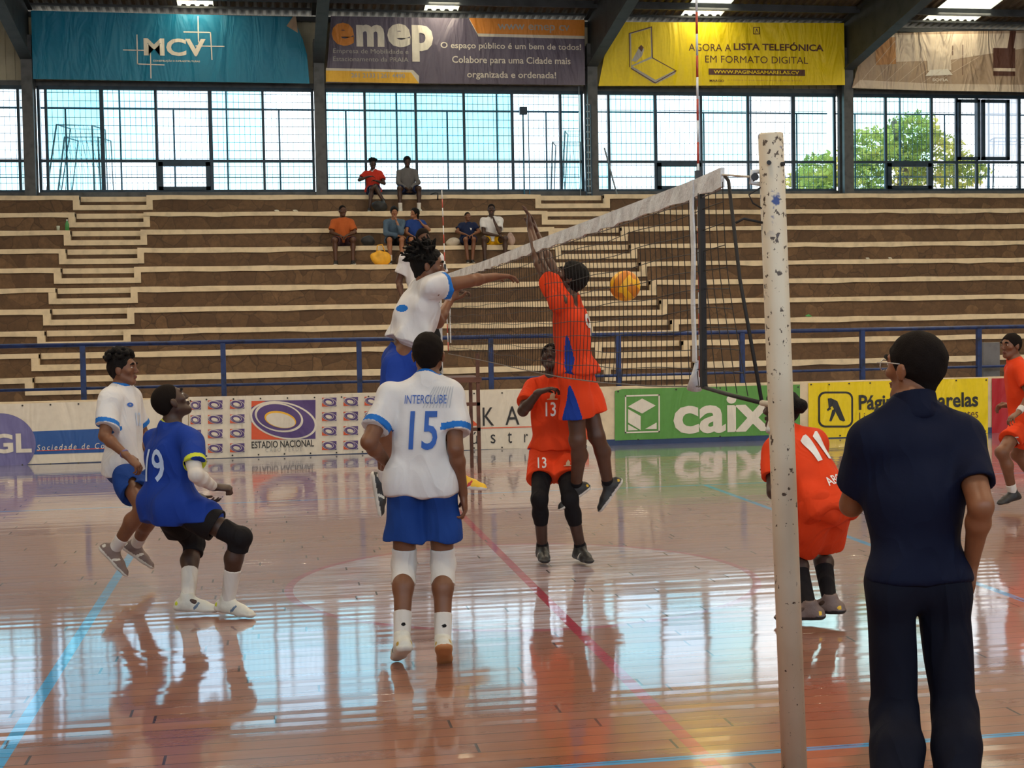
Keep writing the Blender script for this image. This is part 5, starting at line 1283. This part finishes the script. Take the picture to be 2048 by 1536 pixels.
# number 13
k = .98; D = 10.42; l = limbs(k)
J = fig(D, k, dict(hd=(1104, 718, .0), nk=(1106, 760, 0), shR=(1066, 777, 0), shL=(1148, 775, 0), hpR=(1087, 908, 0), hpL=(1128, 907, 0),
    elR=(1046, 822, -1, 'shR', l['ua']), wrR=(1078, 784, -1, 'elR', l['fa']), elL=(1168, 832, 1, 'shL', l['ua']), wrL=(1158, 870, 1, 'elL', l['fa']),
    knR=(1079, 998, -1, 'hpR', l['th']), anR=(1085, 1095, 1, 'knR', l['sh']), knL=(1140, 998, -1, 'hpL', l['th']), anL=(1161, 1096, 1, 'knL', l['sh'])))
p13 = person('player in orange shirt number 13 with black leggings facing the camera', J, (-.35, -.80, .48), {'R': V3(-.10, -1, 0), 'L': V3(.12, -1, 0)}, SK_V, k, .006,
    shirt=dict(m=[C_OR, C_BL], hem=-.055, sl=.66, g=.022, flare=.012, slw=.006, folds=.006, paint=lambda hc_, md, u, r, f_, n_: [(rc(hc_+r*.16, hc_+r*.16+u*.10, .045, .01), 1), (rc(hc_-r*.16, hc_-r*.16+u*.10, .045, .01), 1)]),
    shorts=dict(m=[C_OR, C_BL], ln=.55, g=.026), hair='short', seed=16, headup=V3(0, .3, 1), leggings=dict(m=C_BK, t1=.50),
    hands={'R': dict(d=V3(.85, -.25, .25), curl=.5, n=V3(.1, 0, -1), t=V3(.2, .9, .2)), 'L': dict(d=V3(0, -.1, -1), curl=.5)},
    socks={'*': dict(m=C_BK, t0=.90)}, shoes={s: dict(m=[SH_BLK, SH_BLK, SOLE_W], k=1.1) for s in 'LR'})
o = p13
decal(o['shirt'], o['root'], '13', o['nk']-o['up']*.215+o['right']*.022, -o['right'], o['up'], .075, .105, DEC_W, -o['fs'], bold=.012, name='number_13')
decal(o['shorts'], o['root'], '13', o['J']['hpR']-o['up']*.055+o['right']*.015, -o['right'], o['up'], .062, .075, DEC_W, -o['fh'], bold=.012, name='number_13')
decal(o['shirt'], o['root'], '', o['nk']-o['up']*.115+o['right']*.01, -o['right'], o['up'], .075, .06, M('print_beige', (.6, .45, .3), .7), -o['fs'], name='chest_badge', draw=(np.array([(0, 0), (1, 0), (1, .12), (.72, .15), (.8, .6), (.55, 1), (.3, .55), (.25, .15), (0, .1)]), [tuple(range(9))]))
decal(o['shorts'], o['root'], '', o['J']['hpL']-o['up']*.06-o['right']*.02, -o['right'], o['up'], .06, .045, M('print_beige', (.6, .45, .3), .7), -o['fh'], name='badge', draw=(np.array([(0, 0), (1, 0), (1, .12), (.72, .15), (.8, .6), (.55, 1), (.3, .55), (.25, .15), (0, .1)]), [tuple(range(9))]))

# number 11
k = 1.0; D = 8.1; l = limbs(k)
J = fig(D, k, dict(hd=(1561, 822, .30), nk=(1582, 868, .22), shR=(1634, 884, .24), shL=(1550, 900, .06), hpR=(1672, 1010, .0), hpL=(1634, 1018, -.10),
    elL=(1548, 985, -1, 'shL', l['ua']), wrL=(1550, 940, 1, 'elL', l['fa']), elR=(1618, 968, 1, 'shR', l['ua']), wrR=(1570, 950, 1, 'elR', l['fa']),
    knR=(1638, 1096, 1, 'hpR', l['th']), anR=(1659, 1200, -1, 'knR', l['sh']), knL=(1584, 1100, 1, 'hpL', l['th']), anL=(1618, 1212, -1, 'knL', l['sh'])))
p11 = person('player in orange shirt number 11 crouching behind the near net post', J, (-.62, .75, .10), {'R': V3(-.8, .5, -.05), 'L': V3(-.9, .35, -.05)}, SK_V, k, .006,
    shirt=dict(m=[C_OR, C_BL], hem=.05, sl=.66, g=.020, flare=.0, waist=.016, slw=.010, folds=.006), shorts=dict(m=[C_OR, C_OR], ln=.74, g=.026, flare=.016, folds=.008), hair='bun', seed=17, headup=V3(-.3, .3, 1), headsc=1.05,
    hands={'L': dict(d=V3(-.3, .6, .3), curl=.5), 'R': dict(d=V3(-.5, .6, .3), curl=.5)},
    socks={'*': dict(m=C_BK, t0=.38)}, shoes={s: dict(m=[SH_GREY, SH_BLK, SH_BLK, SH_YEL]) for s in 'LR'})
o = p11
el_v = [(.0, .84), (.30, 1.), (.42, 1.), (.42, 0.), (.20, 0.), (.20, .80), (.0, .74), (.58, .84), (.86, 1.), (1., 1.), (1., 0.), (.78, 0.), (.78, .80), (.58, .74)]
decal(o['shirt'], o['root'], '11', o['nk']-o['up']*.18+o['rs']*.012, o['rs'], o['up'], .135, .20, DEC_W, o['fs'], name='number_11', draw=(np.array(el_v), [tuple(range(6, -1, -1)), tuple(range(13, 6, -1))]))
decal(o['shirt'], o['root'], 'ABC', o['hipc']+o['up']*.09-o['rs']*.0, o['rs'], o['up'], .09, .062, DEC_W, o['fs'], bold=.012, name='team_name')

# man in navy, nearest
k = .97; D = 4.6; l = limbs(k)
J = fig(D, k, dict(hd=(1830, 740, .03), nk=(1828, 812, 0), shL=(1738, 884, -.02), shR=(1924, 876, .03), hpL=(1781, 1170, -.01), hpR=(1880, 1168, .01),
    elL=(1703, 1010, 1, 'shL', l['ua']*.9), wrL=(1742, 958, 1, 'elL', l['fa']), elR=(1962, 1012, -1, 'shR', l['ua']), wrR=(1942, 1128, 1, 'elR', l['fa']),
    knL=(1792, 1425, 1, 'hpL', l['th']), anL=(1800, 1665, -1, 'knL', l['sh']), knR=(1908, 1425, 1, 'hpR', l['th']), anR=(1922, 1662, -1, 'knR', l['sh'])))
pn = person('man in navy polo shirt and dark trousers seen from behind, nearest the camera', J, (-.42, .90, .03), {'R': V3(.1, 1, 0), 'L': V3(-.1, 1, 0)}, skin_mat('skin_tan', (.25, .095, .042)), k, .007,
    shirt=dict(m=[C_NV, C_NV], hem=-.045, sl=.70, g=.013, flare=-.016, waist=.020, slw=.006, folds=.003, fs=.7, collar3=True), pants=dict(m=[C_NV2], g=.004, leg=.022, folds=.005, fs=.7), hair='short', seed=18, headup=V3(0, 0, 1), headsc=1.04,
    hands={'L': dict(d=V3(.2, .5, .6), curl=.8), 'R': dict(d=V3(-.05, .12, -1), curl=.75, n=V3(-1, .1, 0), t=V3(0, 1, 0))},
    shoes={s: dict(m=[SH_BLK, SH_BLK]) for s in 'LR'}, mass=1.0)
# his glasses
o = pn; gp = o['hp']
b = MB()
for q in (-1, 1):
    b.tube([gp(q*.082, -.005, .022), gp(q*.080, .04, .024), gp(q*.070, .098, .022)], .0022, 6)
    cc = [gp(q*.036+.028*math.cos(a), .103-.012*abs(math.cos(a)), .012+.018*math.sin(a)) for a in np.linspace(0, 2*math.pi, 17)]
    b.tube(cc, .0022, 6)
b.tube([gp(-.010, .108, .018), gp(.010, .108, .018)], .0022, 6)
b.build('glasses', M('glasses_frame', (.55, .50, .45), .3, .5), o['root'], True)

# far right player
k = .97; D = 12.9; l = limbs(k)
J = fig(D, k, dict(hd=(2022, 693, .0), nk=(2030, 722, 0), shL=(2040, 742, -.14), shR=(2028, 738, .14), hpL=(2042, 850, -.08), hpR=(2052, 848, .08),
    elL=(2062, 792, -1, 'shL', l['ua']), wrL=(2036, 826, -1, 'elL', l['fa']), elR=(2050, 790, 1, 'shR', l['ua']), wrR=(2018, 812, 1, 'elR', l['fa']),
    knL=(2004, 905, -1, 'hpL', l['th']), anL=(2025, 985, 1, 'knL', l['sh']), knR=(2035, 910, 1, 'hpR', l['th']), anR=(2078, 975, 1, 'knR', l['sh'])))
pr_ = person('player in orange kit running in at the right picture edge', J, (-.95, -.25, .0), {'L': V3(-.92, -.3, -.15), 'R': V3(-.8, -.2, -.5)}, SK_M, k, .009,
    shirt=dict(m=[C_OR, C_BL], hem=-.04, sl=.6, g=.022, flare=.008, slw=.004), shorts=dict(m=[C_OR, C_OR], ln=.55, g=.026), hair='short', seed=19, headup=V3(-.05, 0, 1),
    hands={'L': dict(d=V3(-.8, -.3, -.4), curl=.5), 'R': dict(d=V3(-.8, 0, 0), curl=.5)}, band={'L': dict(m=C_SOCK, w=.06)}, socks={'*': dict(m=C_SOCK, t0=.80)}, shoes={s: dict(m=[SH_BLK, SH_BLK]) for s in 'LR'})
decal(pr_['shorts'], pr_['root'], '7', pr_['J']['hpL']-pr_['up']*.13-pr_['fh']*0, pr_['fh'], pr_['up'], .045, .07, DEC_W, pr_['rh'], bold=.015, name='number')

# umpire on the stand
ub = np.array([aD(842, 600, 16.9)[0], 16.75, 1.14])
def U(x, y, z): return ub+np.array([x, y, z])
J = dict(hd=U(.02, -.03, 1.66), nk=U(.0, .0, 1.48), shR=U(-.19, .0, 1.42), shL=U(.19, 0, 1.42), hpR=U(-.09, 0, .92), hpL=U(.09, 0, .92), elR=U(-.27, .05, 1.15), wrR=U(-.24, -.1, .93), elL=U(.28, .04, 1.15), wrL=U(.46, -.14, 1.02),
    knR=U(-.1, -.04, .5), anR=U(-.1, .02, .085), knL=U(.11, -.04, .5), anL=U(.14, .02, .085))
person('umpire in white shirt and black trousers standing on the stand behind the far net post', J, (.3, -.9, -.25), {'R': V3(-.1, -1, 0), 'L': V3(.3, -1, 0)}, SK_D, 1., .010,
    shirt=dict(m=[C_WH, C_WH], hem=-.02, sl=.6, g=.02, slw=.01), pants=dict(m=[C_BK], g=.015, leg=.015), hair='crop', seed=20, hands={'R': dict(d=V3(0, -.4, -.8), curl=.6), 'L': dict(d=V3(.9, -.2, -.2), curl=.9)},
    shoes={s: dict(m=[SH_BLK, SH_BLK]) for s in 'LR'})

# spectators seated on the bleachers
def sitter(label, X, row, face, skin, shirtm, legm, hair='short', k=.95, spread=.13, arms='lap', lean=.0, sleeve=.6, shoesm=None, sock=None, legs='open', knee_out=.0, shortln=.85, paint=None, seed=30, tw=0., collar=None):
    z = RZ0+row*RR; Y = RY0+row*RT; bx = np.array([X, Y+.13, z])
    def U(x, y, z_): return bx+np.array([x, y, z_])
    l = limbs(k)
    J = dict(hpR=U(-.085, 0, .10), hpL=U(.085, 0, .10)); zs = .10
    ly = -lean
    J['nk'] = U(0, .02+ly, .56*k+.02); J['hd'] = U(.0+.02*face[0], .0+ly*1.25-.02, .74*k+.015); J['shR'] = U(-.175*k, .01+ly*.95+tw, .50*k+.02); J['shL'] = U(.175*k, .01+ly*.95-tw, .50*k+.02)
    for s, sg in (('R', -1), ('L', 1)):
        kx = sg*(spread+knee_out); J['kn'+s] = U(kx, -.38*k, .12); J['an'+s] = U(kx*.95, -.36*k-.02, -RR+.085)
    if legs == 'crossed': J['knL'] = U(.02, -.36*k, .17); J['anL'] = U(-.12+.30, -.44*k, -.14); J['knR'] = U(-.06, -.38*k, .12)
    if legs == 'together': 
        for s, sg in (('R', -1), ('L', 1)): J['kn'+s] = U(sg*.09, -.38*k, .12); J['an'+s] = U(sg*.05, -.38*k, -RR+.085)
    hands = {}
    if arms == 'lap':
        J['elR'] = U(-.25, -.08+ly, .30); J['wrR'] = U(-.07, -.26+ly*.6, .22); J['elL'] = U(.25, -.08+ly, .30); J['wrL'] = U(.07, -.26+ly*.6, .22)
        hands = {'R': dict(d=V3(.8, -.4, -.4), curl=.7), 'L': dict(d=V3(-.8, -.4, -.4), curl=.7)}
    elif arms == 'between':
        J['elR'] = U(-.22, -.12+ly, .28); J['wrR'] = U(-.04, -.30, .12); J['elL'] = U(.22, -.12+ly, .28); J['wrL'] = U(.04, -.30, .12)
        hands = {'R': dict(d=V3(.4, -.4, -.8), curl=.6), 'L': dict(d=V3(-.4, -.4, -.8), curl=.6)}
    elif arms == 'raised':
        J['elR'] = U(-.32, -.10, .34); J['wrR'] = U(-.12, -.22, .40); J['elL'] = U(.24, -.12, .26); J['wrL'] = U(.06, -.26, .30)
        hands = {'R': dict(d=V3(.9, -.1, .1), curl=.4), 'L': dict(d=V3(-.8, -.3, .1), curl=.5)}
    elif arms == 'chin':
        J['elR'] = U(-.20, -.16+ly, .26); J['wrR'] = U(.08, -.24+ly, .20); J['elL'] = U(.12, -.30+ly, .26); J['wrL'] = U(.03, -.20+ly*1.2, .50)
        hands = {'R': dict(d=V3(.9, -.2, -.1), curl=.4), 'L': dict(d=V3(-.2, .25, .8), curl=.9)}
    elif arms == 'reach':
        J['elR'] = U(-.21, -.08+ly, .28); J['wrR'] = U(-.10, -.26+ly, .20); J['elL'] = U(.28, -.12+ly, .34); J['wrL'] = U(.12, -.20+ly, .46)
        hands = {'R': dict(d=V3(.8, -.4, -.4), curl=.6), 'L': dict(d=V3(-.5, .1, .8), curl=.5)}
    r = person(label, J, face, {'R': V3(-.12, -1, 0), 'L': V3(.12, -1, -.35 if legs == 'crossed' else 0)}, skin, k, .010,
        shirt=dict(m=shirtm, hem=.0, sl=sleeve, g=.018, slw=.012, folds=.005, collar=collar, paint=paint), shorts=dict(m=[legm, legm], ln=shortln, g=.014, folds=.004), hair=hair, seed=seed, hands=hands,
        socks={'*': dict(m=sock, t0=.72)} if sock else None, shoes={s: dict(m=shoesm or [SH_BLK, SOLE_W]) for s in 'LR'}, group=None)
    return r
C_ORS = cloth('orange_shirt', (.42, .10, .025)); C_GRY = cloth('grey_knit', (.13, .125, .13)); C_DEN = cloth('denim', (.075, .12, .18)); C_BLU = cloth('blue_top', (.018, .05, .22)); C_YEL = cloth('yellow_shorts', (.75, .42, .01)); C_RUST = cloth('dark_mauve', (.06, .03, .04)); C_NVS = cloth('navy_shirt', (.012, .02, .06))
s1 = sitter('person in red football shirt sitting on the top row left of the one in grey', 2.27, 9, (.1, -1, -.1), SK_V, [cloth('red_shirt', (.50, .035, .02)), C_WH], C_NVS, 'afro', .93, arms='raised', legs='crossed', shortln=.8, collar=1, seed=31)
sitter('person in grey sweater with white socks sitting on the top row', 3.05, 9, (.05, -1, -.1), SK_V, [C_GRY], C_NVS, 'full', 1.0, arms='between', sleeve=1.2, sock=C_SOCK, knee_out=.09, shoesm=[SH_WHT, SOLE_W], seed=32, shortln=.8)
sitter('person in plain orange shirt sitting alone left of the yellow bag', 1.47, 6, (.25, -1, -.05), SK_D, [C_ORS], C_RUST, 'crop', 1.0, arms='lap', knee_out=.06, seed=33, sleeve=.75, shortln=.85)
sitter('person in denim jacket resting chin on hand beside the girl in blue', 2.56, 6, (.05, -1, -.12), SK_L, [C_DEN], C_BK, 'full', .95, arms='chin', lean=.10, sleeve=1.2, seed=34, sock=C_SOCK, shortln=.85)
sitter('person in bright blue top with long dark hair sitting behind the umpire', 3.02, 6, (-.85, -.5, .1), SK_L, [C_BLU], C_BK, 'long', .92, arms='reach', sleeve=.45, seed=35, shortln=1.0)
sn = sitter('child in navy football shirt sitting left of the person in white', 4.15, 6, (.25, -1, .05), SK_M, [C_NVS, C_WH], C_NVS, 'crop', .82, arms='lap', legs='together', seed=36, shortln=.9)
decal(sn['shirt'], sn['root'], '', sn['nk']-sn['up']*.13-sn['right']*.06, -sn['right'], sn['up'], .045, .055, DEC_W, -sn['fs'], name='chest_crest', draw=(np.array([(0, 1), (.5, .2), (.4, 0), (.7, 0), (.8, .5), (1, .9), (.6, .8)]), [tuple(range(7))]))
sw = sitter('person in white t-shirt and yellow shorts with hand at chin', 4.68, 6, (-.15, -1, 0), SK_V, [C_WH], C_YEL, 'crop', 1.02, arms='chin', knee_out=.10, seed=37, sleeve=.65, shortln=.5)
decal(sw['shirt'], sw['root'], 'BEGIN', sw['nk']-sw['up']*.17, -sw['right'], sw['up'], .16, .03, M('print_orange', (.55, .2, .05), .7), -sw['fs'], bold=.0, name='chest_print') if False else None

# ---------------------------------------------------------------- ball
bc = aD(1250, 572, 9.6)
ball = empty('volleyball', bc, 'yellow and orange volleyball in the air behind the net', 'ball')
def ball_part(nm, sel, mat):
    bm = bmesh.new(); bmesh.ops.create_cube(bm, size=2.); bmesh.ops.subdivide_edges(bm, edges=bm.edges[:], cuts=11, use_grid_fill=True)
    pat = []
    for f_ in bm.faces:
        c = f_.calc_center_median(); ax_ = max(range(3), key=lambda i: abs(c[i])); u = c[(ax_+1) % 3]; v = c[(ax_+2) % 3]
        strip = int((u+1)/2*2.999); pat.append((f_, (strip == 1 and ax_ != 2) or (strip == 0 and ax_ == 2)))
    bmesh.ops.delete(bm, geom=[f_ for f_, p_ in pat if p_ != sel], context='FACES')
    for v in bm.verts:
        g = min(abs(((v.co[(max(range(3), key=lambda i: abs(v.co[i]))+1) % 3]+1)/2*3) % 1), 1)
        v.co = v.co.normalized()*.105
    me = bpy.data.meshes.new(nm); bm.to_mesh(me); bm.free(); me.materials.append(mat)
    me.polygons.foreach_set('use_smooth', [True]*len(me.polygons))
    o = bpy.data.objects.new(nm, me); COL.objects.link(o); o.parent = ball
ball.rotation_euler = (.5, .4, .9)
ball_part('yellow_panels', False, M('ball_yellow', (.85, .45, .01), .5, bump=.2, bscale=90)); ball_part('orange_panels', True, M('ball_orange', (.62, .20, .01), .5, bump=.2, bscale=90))

# ---------------------------------------------------------------- bags and litter on the bleachers
def seat(px, row, dy=.12): P = aY(px, 480, RY0+row*RT+dy); return np.array([P[0], RY0+row*RT+dy, RZ0+row*RR])
def bag(px, row, w, hgt, dth, mat, label, name='bag', handles=True, seed=1, hm=None):
    p = seat(px, row); r_ = empty(name, p, label, 'bag'); rr2 = np.random.default_rng(seed)
    pr = [el(p+V3(0, 0, hgt*.45), np.eye(3), (w*.5, dth*.5, hgt*.5), .05, cut=[(p, V3(0, 0, -1))])]
    pr += [el(p+V3(rr2.uniform(-.3, .3)*w, rr2.uniform(-.2, .2)*dth, hgt*rr2.uniform(.2, .75)), np.eye(3), (w*.28, dth*.34, hgt*.25), .04, cut=[(p, V3(0, 0, -1))]) for _ in range(5)]
    sdf_obj('pouch', pr, .009, [mat], r_, folds=.010, seed=seed)
    if handles:
        b = MB(); b.tube([p+V3(-w*.25, -.03, hgt*.8), p+V3(-w*.2, -.04, hgt*1.35), p+V3(w*.05, -.04, hgt*1.4), p+V3(w*.2, -.03, hgt*.85)], .012, 8); b.build('handle', hm or mat, r_, True)
seat0 = seat
m_bagy = M('bag_yellow', (.75, .38, .02), .6); m_bagk = M('bag_black', (.015, .015, .017), .6); m_bagw = M('bag_cream', (.50, .44, .36), .7)
bag(762, 5, .40, .30, .22, m_bagy, 'yellow tote bag at the feet of the person in denim', seed=2)
bag(737, 6, .26, .22, .2, m_bagk, 'black bag on the row above the yellow tote bag', handles=False, seed=3)
bag(906, 6, .30, .15, .2, m_bagw, 'crumpled cream cloth bag left of the child in navy', handles=False, seed=4)
bag(1022, 6, .14, .28, .2, M('bag_pinkish', (.42, .30, .26), .7), 'pinkish bag right of the person in white t-shirt', handles=False, seed=5)
bag(762, 8, .30, .24, .22, m_bagk, 'dark bag on the row below the feet of the person in red', handles=False, seed=6)
p = seat(872, 9, .1); b = MB(); b.tube([p+V3(-.1, 0, .02), p+V3(.0, -.05, .05), p+V3(.05, -.13, .03), p+V3(.04, -.14, -.12)], .015, 8); tag(b.build('strap', m_bagk, None, True), 'black strap hanging over the top row edge right of the person in grey', 'strap')
p = seat(135, 7, .1); bo = empty('bottle', p, 'green drink bottle standing on the third row down at the left', 'bottle'); b = MB(); b.tube([p, p+V3(0, 0, .14), p+V3(0, 0, .18), p+V3(0, 0, .21)], [.042, .042, .02, .016], 16); b.build('flask', M('green_plastic', (.06, .28, .08), .35), bo, True)
b = MB(); b.tube([p+V3(0, 0, .21), p+V3(0, 0, .235)], .018, 12); b.build('cap', m_tape, bo)
p = seat(117, 7, .1); b = MB(); b.tube([p, p+V3(0, 0, .10)], [.028, .036], 14); tag(b.build('cup', M('cup_pale', (.45, .5, .42), .4), None, True), 'small pale cup left of the green bottle', 'cup')
def litter(px, row, mat, s, label, nm='paper_scrap'):
    p = seat(px, row, .05); v = []
    for i in range(6): a = i*1.047; v.append(p+V3(math.cos(a)*s*(1+.3*math.sin(i*2)), math.sin(a)*s*.5, .012+.03*abs(math.sin(i*1.7))))
    vs = [q-V3(0, 0, .01) for q in v]+v+[p+V3(0, 0, s*.8)]; b = MB(); b.add(vs, [tuple(range(6))[::-1]]+[(i, (i+1) % 6, 6+(i+1) % 6, 6+i) for i in range(6)]+[(6+i, 6+(i+1) % 6, 12) for i in range(6)]); tag(b.build(nm, mat), label, 'litter')
m_pap = M('paper_white', (.6, .58, .5), .8)
litter(1616, 2, M('green_plastic', (.06, .28, .08), .35), .08, 'scrap of green plastic on the lower row right of the near post'); litter(1735, 5, m_pap, .05, 'left white paper scrap on a middle row at the right'); litter(1780, 5, m_pap, .05, 'right white paper scrap on a middle row at the right')
litter(555, 8, m_pap, .06, 'white paper scrap on the second row at the left'); litter(592, 8, m_pap, .06, 'white paper scrap on the second row right of another one'); 
# grey board leaning in the gap behind the boards at the right
P0 = aY(1963, 680, YR+.35); P1 = aY(1997, 750, YR+.35)
b = MB(); b.box((P0[0], YR+.3, 0), (P1[0], YR+.36, P0[2]-.04)); tag(b.build('grey_panel', M('panel_grey', (.14, .14, .15), .6), bevel=.01), 'grey panel standing behind the railing left of the running player', 'panel')
